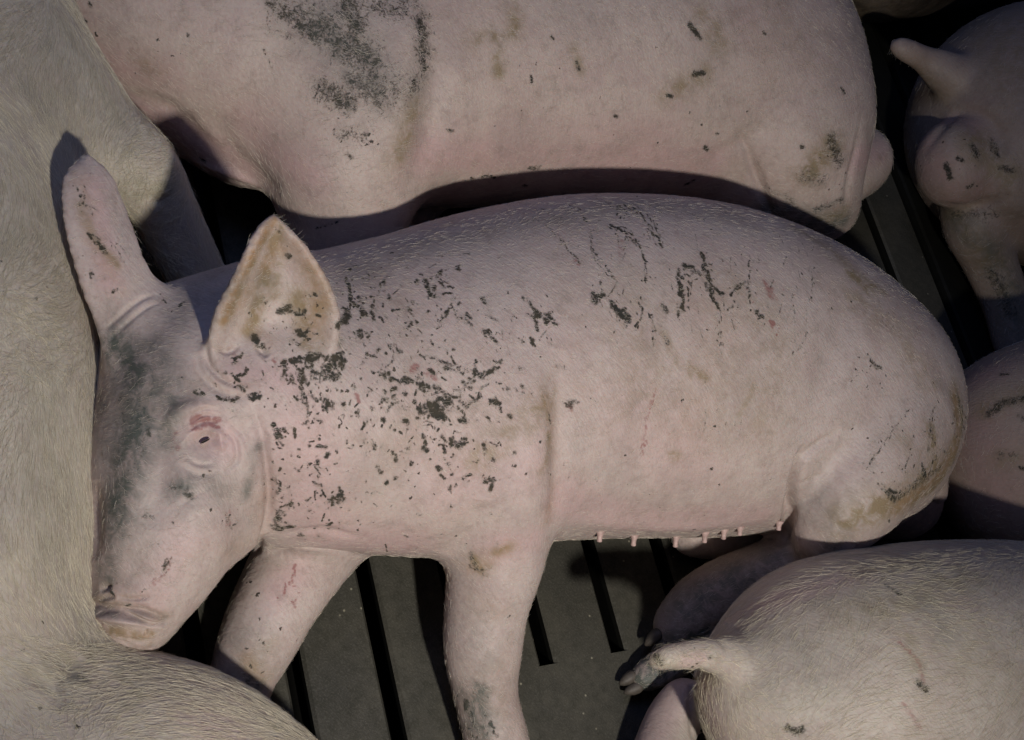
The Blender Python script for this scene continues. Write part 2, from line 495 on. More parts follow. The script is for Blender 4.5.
class Pig:
    def __init__(self, name, vox, levels=1, ext=0.03):
        self.name, self.vox, self.levels = name, vox, levels
        self.ops = []
        self.pts = []

    def chain(self, rows, k=0.03, **kw):
        nd = NODES(*rows)
        self.ops.append(('chain', nd, k, kw))
        if not kw.get('sub'):
            for r in nd:
                self.pts.append((r[:3], r[3]))

    def cloud(self, P, R, k):
        self.ops.append(('cloud', P, R, k))
        self.pts += [(list(p), r) for p, r in zip(P, R)]

    def ear(self, left, right, zl, zr, thick=0.0045, cup=0.02, k=0.012, n=26, mseg=18, side=1):
        """thin cupped sheet between two edge curves given from base to tip"""
        L = np.array([[*at(x, y, z)] for (x, y), z in zip(left, zl)])
        Rr = np.array([[*at(x, y, z)] for (x, y), z in zip(right, zr)])
        L = catmull(L, n); Rr = catmull(Rr, n)
        tl = np.linspace(0, 1, len(L)); t = np.linspace(0, 1, n * 2)
        L = np.stack([np.interp(t, tl, L[:, i]) for i in range(3)], 1)
        tr = np.linspace(0, 1, len(Rr))
        Rr = np.stack([np.interp(t, tr, Rr[:, i]) for i in range(3)], 1)
        ax = (L[-1] + Rr[-1]) / 2 - (L[0] + Rr[0]) / 2
        P, R = [], []
        for i in range(len(t)):
            w = Rr[i] - L[i]
            nrm = np.cross(w, ax)
            nrm = nrm / (np.linalg.norm(nrm) + 1e-9)
            if nrm @ (CAM - L[i]) < 0:
                nrm = -nrm
            wl = np.linalg.norm(w)
            for s in np.linspace(0, 1, max(3, int(wl / 0.0032))):
                c = -side * cup * math.sin(math.pi * s) * min(1.0, wl / 0.05) * (1 - 0.5 * t[i])
                P.append(L[i] + w * s + nrm * c)
                R.append(thick * (1.35 - 0.5 * t[i]))
        self.cloud(P, R, k)

    def build(self):
        c = np.array([p for p, r in self.pts]); r = np.array([r for p, r in self.pts])[:, None]
        lo = (c - r).min(0) - 0.03; hi = (c + r).max(0) + 0.03
        lo[2] = max(lo[2], -0.03)
        f = Field(lo, hi, self.vox)
        for op in self.ops:
            if op[0] == 'chain':
                f.chain(op[1], op[2], **op[3])
            else:
                f.cloud(op[1], op[2], op[3])
        f.floor()
        V, F = f.mesh()
        V = relax(V, F, 2)
        for _ in range(self.levels):
            if _ == 0:
                self.V0, self.F0 = V.copy(), F.copy()
            V, F = subdivide(V, F)
        self.V, self.F = V, F
        self.N = normals(V, F)
        self.attrs = {k: np.zeros(len(V), np.float32) for k in ('pink', 'tan', 'rust', 'muck', 'speck', 'scratch', 'grey')}
        self.bvh = None
        return self

    def hit(self, px, py):
        if self.bvh is None:
            self.bvh = BVHTree.FromPolygons(self.V0.tolist(), self.F0.tolist())
        d = Vector(ray(px, py)).normalized()
        h = self.bvh.ray_cast(Vector(CAM), d)
        return None if h[0] is None else np.array(h[0])

    def path(self, pts, n=4):
        D = catmull(np.array(pts, float), n) if len(pts) > 2 else np.array(pts, float)
        out = [self.hit(x, y) for x, y in D]
        return np.array([p for p in out if p is not None])

    def _near(self, lo, hi):
        """vertices inside a box, through a sorted grid of 15 mm cells"""
        cs = 0.015
        if not hasattr(self, '_ord'):
            self._o = self.V.min(0) - 0.1
            c = ((self.V - self._o) / cs).astype(np.int64)
            self._d = c.max(0) + 12
            key = (c[:, 0] * self._d[1] + c[:, 1]) * self._d[2] + c[:, 2]
            self._ord = np.argsort(key, kind='stable'); self._key = key[self._ord]
        a = np.maximum(((lo - self._o) / cs).astype(np.int64) - 1, 0); b = np.minimum(((hi - self._o) / cs).astype(np.int64) + 1, self._d - 1)
        ii, jj = np.meshgrid(np.arange(a[0], b[0] + 1), np.arange(a[1], b[1] + 1), indexing='ij')
        base = ((ii * self._d[1] + jj) * self._d[2]).ravel()
        s0 = np.searchsorted(self._key, base + a[2]); s1 = np.searchsorted(self._key, base + b[2], side='right')
        I = np.concatenate([self._ord[x:y] for x, y in zip(s0, s1)]) if len(s0) else np.zeros(0, int)
        Q = self.V[I]
        return I[np.all((Q > lo) & (Q < hi), axis=1)]

    def _dist(self, P, w):
        """distance of nearby vertices to a polyline"""
        lo = P.min(0) - w * 3; hi = P.max(0) + w * 3
        I = self._near(lo, hi)
        if not len(I):
            return I, None, None
        Q = self.V[I]; best = np.full(len(I), 9.0); tt = np.zeros(len(I))
        if len(P) == 1:
            return I, np.linalg.norm(Q - P[0], axis=1), tt
        for i in range(len(P) - 1):
            ba = P[i + 1] - P[i]; L = ba @ ba + 1e-12
            t = np.clip((Q - P[i]) @ ba / L, 0, 1)
            d = np.linalg.norm(Q - P[i] - t[:, None] * ba, axis=1)
            mk = d < best
            best[mk] = d[mk]; tt[mk] = (i + t[mk]) / (len(P) - 1)
        return I, best, tt

    def stroke(self, attr, pts, w, amt=1.0, taper=0.0, mode='max'):
        """w in photo pixels"""
        P = self.path(pts)
        if not len(P):
            return
        wm = w * depth(P[0]) / FPX
        I, d, t = self._dist(P, wm)
        if not len(I):
            return
        prof = amt * np.exp(-(d / wm) ** 2)
        if taper:
            prof = prof * (1 - taper * np.abs(2 * t - 1) ** 2)
        A = self.attrs[attr]
        if mode == 'max':
            A[I] = np.maximum(A[I], prof)
        else:
            A[I] += prof

    def smear(self, attr, pts, w, amt, rng):
        """a broken, feathered stroke made of many short dabs (photo pixels)"""
        D = catmull(np.array(pts, float), 8)
        seg = np.r_[0, np.cumsum(np.linalg.norm(np.diff(D, axis=0), axis=1))]
        L = seg[-1]
        n = max(2, int(L / 2.6) + (3 if w > 2.5 else 0))
        for i in range(n):
            u = L * (i + rng.random()) / n
            x = np.interp(u, seg, D[:, 0]) + rng.gauss(0, .40 * w); y = np.interp(u, seg, D[:, 1]) + rng.gauss(0, .40 * w)
            v = min(L, u + 2.0)
            dx = np.interp(v, seg, D[:, 0]) - np.interp(max(0, v - 2.0), seg, D[:, 0]); dy = np.interp(v, seg, D[:, 1]) - np.interp(max(0, v - 2.0), seg, D[:, 1])
            q = math.hypot(dx, dy) or 1.0
            l = rng.uniform(1.0, 4.5)
            self.stroke(attr, ((x, y), (x + dx / q * l + rng.gauss(0, .8), y + dy / q * l + rng.gauss(0, .8))), w * rng.uniform(.45, .95), amt * rng.uniform(.6, 1.12))
        for i in range(int(n * .6)):
            u = L * rng.random()
            x = np.interp(u, seg, D[:, 0]) + rng.gauss(0, 2.2 * w + 1); y = np.interp(u, seg, D[:, 1]) + rng.gauss(0, 2.2 * w + 1)
            self.stroke(attr, ((x, y), (x + rng.gauss(0, 1), y + rng.gauss(0, 1.5))), rng.uniform(.8, 1.4), amt * rng.uniform(.5, 1.0))

    def groove(self, pts, w, dep, taper=1.0):
        """move the surface inward (dep>0) along a line; metres, w in photo pixels"""
        P = self.path(pts)
        if not len(P):
            return
        wm = w * depth(P[0]) / FPX
        I, d, t = self._dist(P, wm)
        if not len(I):
            return
        prof = np.exp(-(d / wm) ** 2)
        if len(P) > 1 and taper:
            prof *= np.sin(np.pi * np.clip(t, 0, 1)) ** 0.8
        self.V[I] -= self.N[I] * (prof * dep)[:, None]

    def finish(self, mat, label, group=None, hair=None):
        o = link_mesh(self.name, self.V, self.F.astype(np.int32), mat)
        me = o.data
        for k, a in self.attrs.items():
            at_ = me.attributes.new(k, 'FLOAT', 'POINT')
            at_.data.foreach_set('value', np.clip(a, 0, 1.5).astype(np.float32))
        o['label'] = label; o['category'] = 'pig'
        if group:
            o['group'] = group
        self.obj = o
        return o


def grow_hair(pig, count, length, flow, mat, name='bristles', radius=0.00011, lift=0.13, seed=1, mask=None, curl=0.35):
    """fine bristles lying along the hide"""
    rng = np.random.default_rng(seed)
    V, F = pig.V, pig.F
    N = normals(V, F)
    a = np.linalg.norm(np.cross(V[F[:, 2]] - V[F[:, 0]], V[F[:, 3]] - V[F[:, 1]]), axis=1)
    c = V[F[:, 0]]
    w = a * (c[:, 2] > 0.02)
    if mask is not None:
        w = w * mask(V[F[:, 0]])
    cw = np.cumsum(w)
    fi = np.searchsorted(cw, rng.random(count) * cw[-1]).clip(0, len(F) - 1)
    st = rng.random((count, 2))
    q = F[fi]
    P = (V[q[:, 0]] * ((1 - st[:, :1]) * (1 - st[:, 1:])) + V[q[:, 1]] * (st[:, :1] * (1 - st[:, 1:]))
         + V[q[:, 2]] * (st[:, :1] * st[:, 1:]) + V[q[:, 3]] * ((1 - st[:, :1]) * st[:, 1:]))
    n = N[q[:, 0]]
    fl = np.array([flow(p) for p in P]) if callable(flow) else np.tile(np.asarray(flow, float), (count, 1))
    # low frequency swirl
    sw = np.stack([np.sin(P @ k1 + ph) for k1, ph in ((np.array([31, 13, 7.]), 0.3), (np.array([-11, 29, 9.]), 1.7), (np.array([17, -19, 23.]), 4.1))], 1)
    fl = fl + sw * curl + rng.normal(0, 0.22, (count, 3))
    fl -= n * (fl * n).sum(1, keepdims=True)
    fl /= np.linalg.norm(fl, axis=1, keepdims=True) + 1e-9
    L = length * (0.5 + 0.8 * rng.random(count))[:, None]
    side = np.cross(n, fl) * rng.normal(0, 0.18, (count, 1))
    pts = []
    for t in (0.0, 0.33, 0.67, 1.0):
        pts.append(P + L * (fl * t + n * lift * (t - 0.55 * t * t) + side * t * t) + n * 0.0002)
    pts = np.stack(pts, 1).reshape(-1, 3).astype(np.float32)
    hc = bpy.data.hair_curves.new(name)
    hc.add_curves([4] * count)
    hc.points.foreach_set('position', pts.ravel())
    rad = np.tile(np.array([1.0, 0.9, 0.65, 0.2], np.float32) * radius, count)
    ra = hc.attributes.get('radius') or hc.attributes.new('radius', 'FLOAT', 'POINT')
    ra.data.foreach_set('value', rad)
    hc.materials.append(mat)
    o = bpy.data.objects.new(name, hc)
    COL.objects.link(o)
    o.parent = pig.obj
    o['kind'] = 'stuff'
    return o


def hoof(parent, p, d, size, up=(0, 0, 1)):
    """cloven hoof: two pointed claws side by side, one mesh each foot"""
    d = np.asarray(d, float); d = d / np.linalg.norm(d)
    up = np.asarray(up, float); s = np.cross(d, up); s /= np.linalg.norm(s)
    u = np.cross(s, d)
    V, F = [], []
    for sd in (-1, 1):
        base = len(V)
        rings = [(-0.35, 0.42, 0.50), (0.0, 0.50, 0.55), (0.45, 0.46, 0.48), (0.85, 0.30, 0.32), (1.1, 0.10, 0.14)]
        for (t, rw, rh) in rings:
            for a in range(12):
                th = 2 * math.pi * a / 12
                q = p + d * t * size + s * (sd * 0.46 * size * (1 - 0.15 * max(t, 0)) + math.cos(th) * rw * size) + u * (math.sin(th) * rh * size - 0.15 * t * size)
                V.append(q)
        for i in range(len(rings) - 1):
            for a in range(12):
                b = (a + 1) % 12
                F.append([base + i * 12 + a, base + i * 12 + b, base + (i + 1) * 12 + b, base + (i + 1) * 12 + a])
        F.append([base + a for a in range(11, -1, -1)])
        F.append([base + 48 + a for a in range(12)])
    o = link_mesh('hoof', V, F, M_HOOF, parent)
    return o


def teat(parent, p, d, L, r):
    d = np.asarray(d, float); d /= np.linalg.norm(d)
    s = np.cross(d, [0.3, 0.5, 0.8]); s /= np.linalg.norm(s); u = np.cross(s, d)
    prof = [(-0.6, 1.9), (-0.15, 1.25), (0.2, 0.95), (0.6, 0.9), (0.85, 1.0), (0.97, 0.75), (1.02, 0.3)]
    V, F = [], []
    for t, k in prof:
        for a in range(14):
            th = 2 * math.pi * a / 14
            V.append(p + d * t * L + (s * math.cos(th) + u * math.sin(th)) * r * k)
    for i in range(len(prof) - 1):
        for a in range(14):
            b = (a + 1) % 14
            F.append([i * 14 + a, (i + 1) * 14 + a, (i + 1) * 14 + b, i * 14 + b])
    F.append([a for a in range(14)]); F.append([len(prof) * 14 - 1 - a for a in range(14)])
    return link_mesh('teat', V, F, M_TEAT, parent)


# ------------------------------------------------------------------ floor of concrete slats
SD = np.array([-0.83017, 0.55751, 0.0])            # direction the gaps run
SN = np.array([0.55751, 0.83017, 0.0])             # across the slats
GAP0 = 0.3676 * 1.31                                # offset of the gap numbered 0
PITCH_S = 0.1
GAP_W = 0.019


def slat_floor():
    """one concrete panel field: long slots cut through a slab, slots closed at the panel ends"""
    mat = concrete_material()
    org = SN * 0
    end = (at(547, 665, 0.0)) @ SD                  # slots end here (toward -SD side)
    V, F = [], []

    V2, F2 = [], []

    def box(c0, c1, s0, s1, z0=-0.09, z1=0.0, bev=0.0035):
        # bevelled bar; c across, s along
        nonlocal V, F
        b = len(V)
        prof = [(c0 + (0.02 if c1 - c0 > .05 else 0), z0), (c0, z1 - 0.012), (c0, z1 - bev), (c0 + bev, z1), (c1 - bev, z1), (c1, z1 - bev), (c1, z1 - 0.012), (c1 - (0.02 if c1 - c0 > .05 else 0), z0)]
        for s in (s0, s1):
            for c, z in prof:
                p = SN * c + SD * s + np.array([0, 0, z]); V.append(p)
        n = len(prof)
        for i in range(n):
            j = (i + 1) % n
            F.append([b + i, b + n + i, b + n + j, b + j])
        F.append([b + i for i in range(n)]); F.append([b + 2 * n - 1 - i for i in range(n)])
    lo_s, hi_s = -3.2, 3.4
    for k in range(-9, 34):
        c0 = GAP0 + k * PITCH_S + GAP_W / 2
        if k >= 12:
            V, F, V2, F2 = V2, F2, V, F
        box(c0, c0 + PITCH_S - GAP_W, lo_s, hi_s)
        # slots are closed at the panel ends: short webs between slats
        g = k + 1
        e = end if g >= 2 else end - 0.42
        cz = GAP0 + g * PITCH_S
        box(cz - GAP_W / 2 - 0.001, cz + GAP_W / 2 + 0.001, e - 0.12, e, -0.09, -0.0002, 0.0005)
        box(cz - GAP_W / 2 - 0.005, cz + GAP_W / 2 + 0.005, e - 0.12, e, -0.01, 0.0003, 0.0003)
        box(cz - GAP_W / 2 - 0.001, cz + GAP_W / 2 + 0.001, e + 2.2, e + 2.32, -0.09, -0.0002, 0.0005)
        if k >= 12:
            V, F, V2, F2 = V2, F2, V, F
    o = link_mesh('floor', V, F, mat, smooth=False)
    o['kind'] = 'structure'
    o.data.materials.append(plain_material('slot_wall_painted_shade', (0.008, 0.008, 0.006), 0.8, 0.15, 0.5, 60.0))  # near-black walls put the shade inside the gaps into the colour
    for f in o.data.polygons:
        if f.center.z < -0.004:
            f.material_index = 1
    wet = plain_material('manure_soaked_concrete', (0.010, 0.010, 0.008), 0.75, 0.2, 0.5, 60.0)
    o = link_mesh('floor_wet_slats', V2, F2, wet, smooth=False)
    o['kind'] = 'structure'
    # dark slurry pit below the slats
    pm = plain_material('slurry', (0.006, 0.006, 0.005), 0.4, 0.3)
    c = SN * 1.6
    P = [c + SN * a + SD * b + np.array([0, 0, -0.5]) for a, b in ((-2.6, -3.4), (2.6, -3.4), (2.6, 3.4), (-2.6, 3.4))]
    pit = link_mesh('floor_pit', P, [[0, 1, 2, 3]], pm, smooth=False)
    pit['kind'] = 'structure'


slat_floor()
#DETAILS
BACK = lambda a, b, z=0.15: (at(*b, z) - at(*a, z)) / np.linalg.norm(at(*b, z) - at(*a, z))

# ------------------------------------------------------------------ main pig, centre
def main_pig():
    p = Pig('pig', 0.0045, 2)
    p.chain([(305, 408, 140, .150), (360, 398, 152, .150), (430, 392, 163, .152), (510, 374, 168, .155), (600, 364, 173, .158),
             (700, 366, 170, .158), (780, 376, 152, .156), (845, 392, 122, .150)], k=.02, sq=.86)
    p.chain([(440, 410, 110, .175), (480, 440, 90, .185)], k=.04, sq=.85)
    p.chain([(840, 410, 100, .175), (848, 436, 92, .178)], k=.06, sq=.9)
    # near hind leg
    p.chain([(856, 430, 90, .195), (848, 472, 68, .215), (839, 510, 44, .215), (827, 533, 31, .195)], k=.012)
    p.chain([(828, 532, 28, .195), (812, 552, 25, .145), (777, 566, 27, .105), (730, 585, 28, .075), (698, 604, 27, .055), (674, 626, 21, .04)], k=.012)
    # far hind leg under the belly
    p.chain([(815, 510, 42, .05), (750, 527, 32, .045), (695, 531, 26, .04)], k=.01)
    p.chain([(720, 600, 26, .04), (690, 645, 20, .03), (660, 668, 16, .025), (642, 678, 12, .022)], k=.01)
    # near front leg
    p.chain([(480, 440, 85, .190), (495, 500, 58, .170), (496, 555, 48, .140), (487, 605, 40, .110), (483, 650, 37, .085),
             (486, 695, 30, .065), (496, 738, 30, .05), (505, 785, 30, .035)], k=.022)
    # far front leg
    p.chain([(350, 490, 55, .08), (310, 545, 48, .07), (277, 600, 41, .06), (257, 642, 37, .048), (243, 676, 30, .035), (238, 706, 26, .028)], k=.015)
    # neck into head
    p.chain([(300, 402, 134, .160), (245, 400, 118, .175), (205, 405, 98, .180)], k=.03)
    p.chain([(196, 390, 88, .185), (180, 450, 86, .180), (168, 510, 76, .172), (150, 562, 60, .160), (137, 600, 47, .145), (127, 618, 40, .135)], k=.02)
    p.chain([(158, 345, 50, .185), (215, 338, 60, .19), (290, 330, 68, .185)], k=.03)
    p.chain([(218, 518, 44, .160), (198, 545, 33, .155), (172, 578, 34, .150)], k=.015)
    p.chain([(880, 478, 58, .07), (903, 500, 38, .06)], k=.008)
    p.chain([(228, 468, 46, .170), (218, 510, 42, .160)], k=.02)
    # snout plate
    p.chain([(101, 621, 14, .125), (128, 630, 15, .160), (152, 634, 13, .150)], k=.006)
    p.chain([(128, 610, 30, .160), (135, 600, 30, .165)], k=.02)
    # far ear
    p.ear([(116, 356), (87, 290), (69, 225), (67, 180), (84, 158)], [(176, 322), (145, 272), (126, 222), (110, 180), (90, 158)],
          [.215, .235, .255, .265, .265], [.225, .24, .25, .265, .27], cup=.010, k=.024, side=-1)
    # near ear
    p.ear([(212, 355), (219, 315), (240, 272), (257, 235), (272, 218)], [(318, 378), (335, 330), (328, 290), (303, 248), (276, 219)],
          [.275, .31, .34, .36, .365], [.28, .31, .335, .355, .365], cup=.028, k=.010, side=1, thick=.0048)
    # tail stub
    p.chain([(925, 478, 22, .16), (936, 490, 9, .155), (939, 497, 6, .15)], k=.008)
    p.build()
    return p


def crop(ox, oy, sc):
    return lambda *pts: [(ox + x / sc, oy + y / sc) for x, y in pts]


def detail_main(p):
    A = crop(300, 180, 2.467); B = crop(560, 180, 2.055); H = crop(40, 380, 2.643); S = crop(0, 500, 3.01); E2 = crop(160, 200, 3.7)
    g = p.groove
    # folds of the hide
    g([(806, 445), (798, 470), (792, 498), (787, 524), (781, 548)], 5.5, .017)
    g([(797, 466), (815, 448), (842, 430)], 5, .005)
    g([(796, 490), (808, 480), (826, 473)], 3, .0022); g([(797, 505), (808, 499), (819, 497)], 3, .0018)
    g([(865, 250), (850, 300), (838, 350), (820, 400), (800, 460)], 22, .007)
    
    g(H((560, 60), (585, 140), (598, 220), (606, 300), (600, 380), (570, 450), (540, 500)), 5, .0055)
    g(H((540, 130), (560, 210), (560, 330), (530, 420)), 16, -.004)
    g([(268, 553), (300, 549), (345, 553), (375, 560)], 4, .006)
    g([(280, 536), (320, 530), (370, 540)], 6, .003)
    g([(560, 350), (559, 400), (558, 450), (556, 495), (551, 545)], 12, .006)
    g([(535, 350), (535, 400), (535, 450), (530, 500), (520, 560)], 20, -.005)
    g([(445, 555), (470, 530), (480, 500)], 14, .006); g([(400, 480), (430, 500), (440, 540)], 25, -.004)
    # belly roll behind the elbow
    g([(540, 515), (620, 524), (700, 526), (790, 515)], 16, -.004)
    # ear roots
    g([(205, 345), (208, 362), (222, 378), (243, 388)], 4, .005); g([(196, 352), (202, 375), (222, 392), (250, 398)], 5, .004)
    g([(212, 348), (228, 352), (240, 345)], 3, .003)
    g([(103, 333), (118, 318), (140, 300), (158, 294)], 2.5, .0022); g([(108, 342), (124, 326), (146, 308), (162, 302)], 2.5, .0016)
    
    g([(256, 344), (262, 350), (268, 357)], 4.5, .005)
    # eye socket, lids and brow wrinkles
    g([(192, 432), (205, 442), (220, 440)], 16, .007)
    g(H((395, 190), (425, 178), (470, 172), (490, 185)), 5, -.004)
    g(H((400, 150), (430, 135), (465, 140), (485, 160)), 4.5, -.0045)
    g(H((418, 170), (435, 160), (458, 150)), 2.6, .004)
    for dy, a in ((0, .0028), (17, .0026), (32, .002)):
        g(H((395, 135 - dy), (430, 110 - dy), (470, 112 - dy)), 2.2, a)
    g(H((480, 130), (515, 160), (520, 210), (490, 245)), 3, .0025); g(H((500, 110), (545, 160), (550, 230)), 4, .002)
    g(H((385, 200), (420, 222), (465, 222)), 3, .0025); g(H((360, 220), (420, 250), (470, 245)), 4, .002)
    g(H((340, 130), (360, 90), (420, 70), (480, 80)), 9, -.005)
    # nose bridge, cheek and snout
    g([(128, 380), (132, 450), (125, 520), (112, 575)], 22, -.004)
    g([(165, 420), (160, 480), (150, 530)], 16, .005)
    g([(190, 500), (205, 530), (195, 560)], 20, -.005)
    g(H((420, 340), (440, 420), (430, 500)), 10, .003)
    g(S((262, 322), (300, 300), (330, 292), (345, 300)), 3, .003)
    g(S((280, 350), (340, 328), (400, 352), (460, 372), (505, 365)), 3.2, .0055)
    g(S((350, 292), (400, 300), (450, 292)), 3, .0035); g(S((330, 310), (400, 318), (460, 330)), 3, .003)
    g(S((300, 270), (320, 262), (335, 268)), 3.5, .006)
    g(S((262, 385), (310, 402), (380, 422), (440, 438)), 2.5, -.002)
    g([(86, 600), (98, 606), (118, 609), (146, 612), (170, 620)], 3.6, .007); g([(84, 612), (100, 617), (125, 620), (150, 622), (168, 630)], 4.5, -.006); g([(90, 632), (110, 637), (135, 641), (155, 642)], 3, .003); g([(128, 612), (130, 620)], 3, .003); g([(95, 480), (94, 520), (96, 560)], 14, .006)
    g(S((296, 366), (304, 360)), 3.5, .005); g(S((436, 400), (446, 398)), 3.5, .004)
    # hock and toes
    g([(842, 520), (848, 540), (838, 555)], 8, .004)
    p.N = normals(p.V, p.F)
    # ---------------- colour of the hide
    st = p.stroke
    for q, w, a in ((((560, 500), (650, 520), (760, 515)), 26, .9), (((450, 480), (520, 470)), 40, .5), (((300, 440), (320, 530), (400, 545)), 40, .8),
                    (((200, 425), (225, 445)), 20, .8), (((640, 430), (700, 470)), 45, .35), (((280, 590), (300, 570)), 20, .8), (((240, 370), (290, 380)), 18, .7),
                    (((500, 545), (530, 540)), 22, .7), (((95, 185), (110, 280)), 14, .8), (((150, 600), (180, 540)), 22, .5)):
        st('pink', q, w, a)
    # grey film on forehead and bridge of the nose
    for q, w, a in ((((120, 350), (145, 380), (140, 430), (125, 480)), 24, .95), (((160, 360), (175, 400), (160, 440)), 18, .75), (((110, 500), (112, 560), (100, 600)), 13, .75),
                    (H((350, 290), (390, 270)), 12, .8), (H((540, 300), (560, 230), (575, 180)), 7, .8), (H((160, 60), (180, 200)), 16, .5), (H((440, 270), (490, 300)), 14, .35),
                    (((180, 320), (200, 300), (260, 280)), 22, .35), (((470, 700), (480, 725)), 20, .9), (((800, 505), (830, 530)), 12, .3), (S((290, 340), (350, 350)), 7, .7),
                    (((350, 275), (430, 245), (520, 225), (640, 205), (740, 220)), 22, .28), (((700, 600), (780, 570)), 30, .8), (((680, 620), (700, 640)), 20, .6), (((835, 548), (800, 560)), 14, .7)):
        st('grey', q, w, a)
    for q, w, a in ((((845, 520), (900, 500), (935, 470)), 20, .9), (((940, 470), (960, 430), (958, 395)), 16, .9), (((900, 440), (930, 470)), 16, .4), (((855, 275), (870, 290)), 10, .8),
                    (B((600, 190), (660, 225)), 9, .7), (B((215, 320), (240, 370), (300, 410)), 7, .7), (B((370, 480), (400, 420)), 7, .5), (B((230, 565), (240, 570)), 7, .6),
                    (((475, 560), (482, 568)), 9, .9), (((497, 552), (512, 546)), 6, .8), (((250, 665), (262, 680)), 14, .7), (((275, 640), (262, 650)), 10, .4),
                    (E2((260, 420), (300, 320), (380, 160), (420, 80)), 6, 1.0), (E2((420, 350), (440, 200), (440, 100)), 8, .7), (E2((540, 460), (590, 380), (560, 280)), 13, .7),
                    (((112, 632), (150, 634)), 7, 1.0), (H((160, 50), (260, 60)), 20, .4), (((80, 205), (95, 240), (118, 265)), 6, .7), (((546, 410), (549, 440), (540, 470)), 7, .6),
                    (((720, 300), (735, 420)), 45, .25), (((900, 330), (930, 380)), 20, .3)):
        st('tan', q, w, a)
    for q, w, a in ((((955, 400), (958, 440), (940, 478), (905, 502), (880, 505)), 13, 1.3), (((930, 430), (935, 465)), 12, .9), (((730, 290), (770, 330), (760, 420)), 40, .35), (((640, 300), (650, 400)), 45, .25),
                    (((250, 330), (262, 290), (275, 240)), 10, 1.0), (((300, 300), (310, 340)), 16, .9), (((225, 320), (240, 290)), 7, 1.0), (((860, 300), (900, 340), (930, 380)), 22, .4), (((800, 230), (870, 285)), 14, .5), (((480, 460), (545, 400)), 16, .5)):
        st('tan', q, w, a)
    for q, w, a in ((((115, 345), (135, 380), (130, 450), (115, 520)), 26, 1.0), (((150, 350), (170, 400)), 24, .7), (((100, 560), (105, 600)), 12, .6), (((350, 270), (420, 250)), 16, .3), (((480, 690), (480, 735)), 14, .9), (((235, 680), (255, 690)), 14, .7), (((740, 580), (690, 610)), 34, .8), (((700, 640), (640, 680)), 26, 1.2)):  # last stroke paints the shade over the far hind foot
        st('grey', q, w, a)
    for q, w, a in ((((940, 468), (925, 480), (895, 500)), 6, .62), (((958, 395), (962, 440), (950, 470)), 5, .62), (((930, 420), (928, 450)), 4, .55), (((300, 372), (340, 340)), 9, .55), (((262, 300), (300, 330)), 9, .45), (((120, 400), (140, 440), (130, 480)), 12, .45), (((420, 380), (450, 410)), 10, .5)):
        st('muck', q, w, a)
    # specks
    for q, w, a in ((((300, 330), (330, 430), (320, 500)), 40, .95), (((380, 300), (420, 400), (420, 480)), 48, .75), (((500, 330), (520, 420)), 40, .4), (((480, 460), (540, 430)), 28, .55),
                    (((240, 380), (290, 420), (280, 500)), 22, .95), (((285, 330), (310, 300)), 18, .8), (((200, 500), (260, 480)), 26, .5), (((700, 250), (800, 260)), 60, .22),
                    (((720, 420), (740, 460)), 40, .25), (((860, 370), (880, 375)), 20, .8), (((880, 440), (930, 400)), 28, .4), (((80, 190), (84, 186)), 8, .9), (((90, 220), (130, 280)), 13, .4),
                    (((560, 480), (700, 520)), 30, .25), (((450, 520), (430, 550)), 30, .4), (((260, 600), (280, 640), (255, 660)), 20, .5), (((480, 590), (495, 640)), 22, .2),
                    (((150, 560), (110, 590)), 25, .3), (((400, 520), (350, 530)), 30, .6)):
        st('speck', q, w, a)
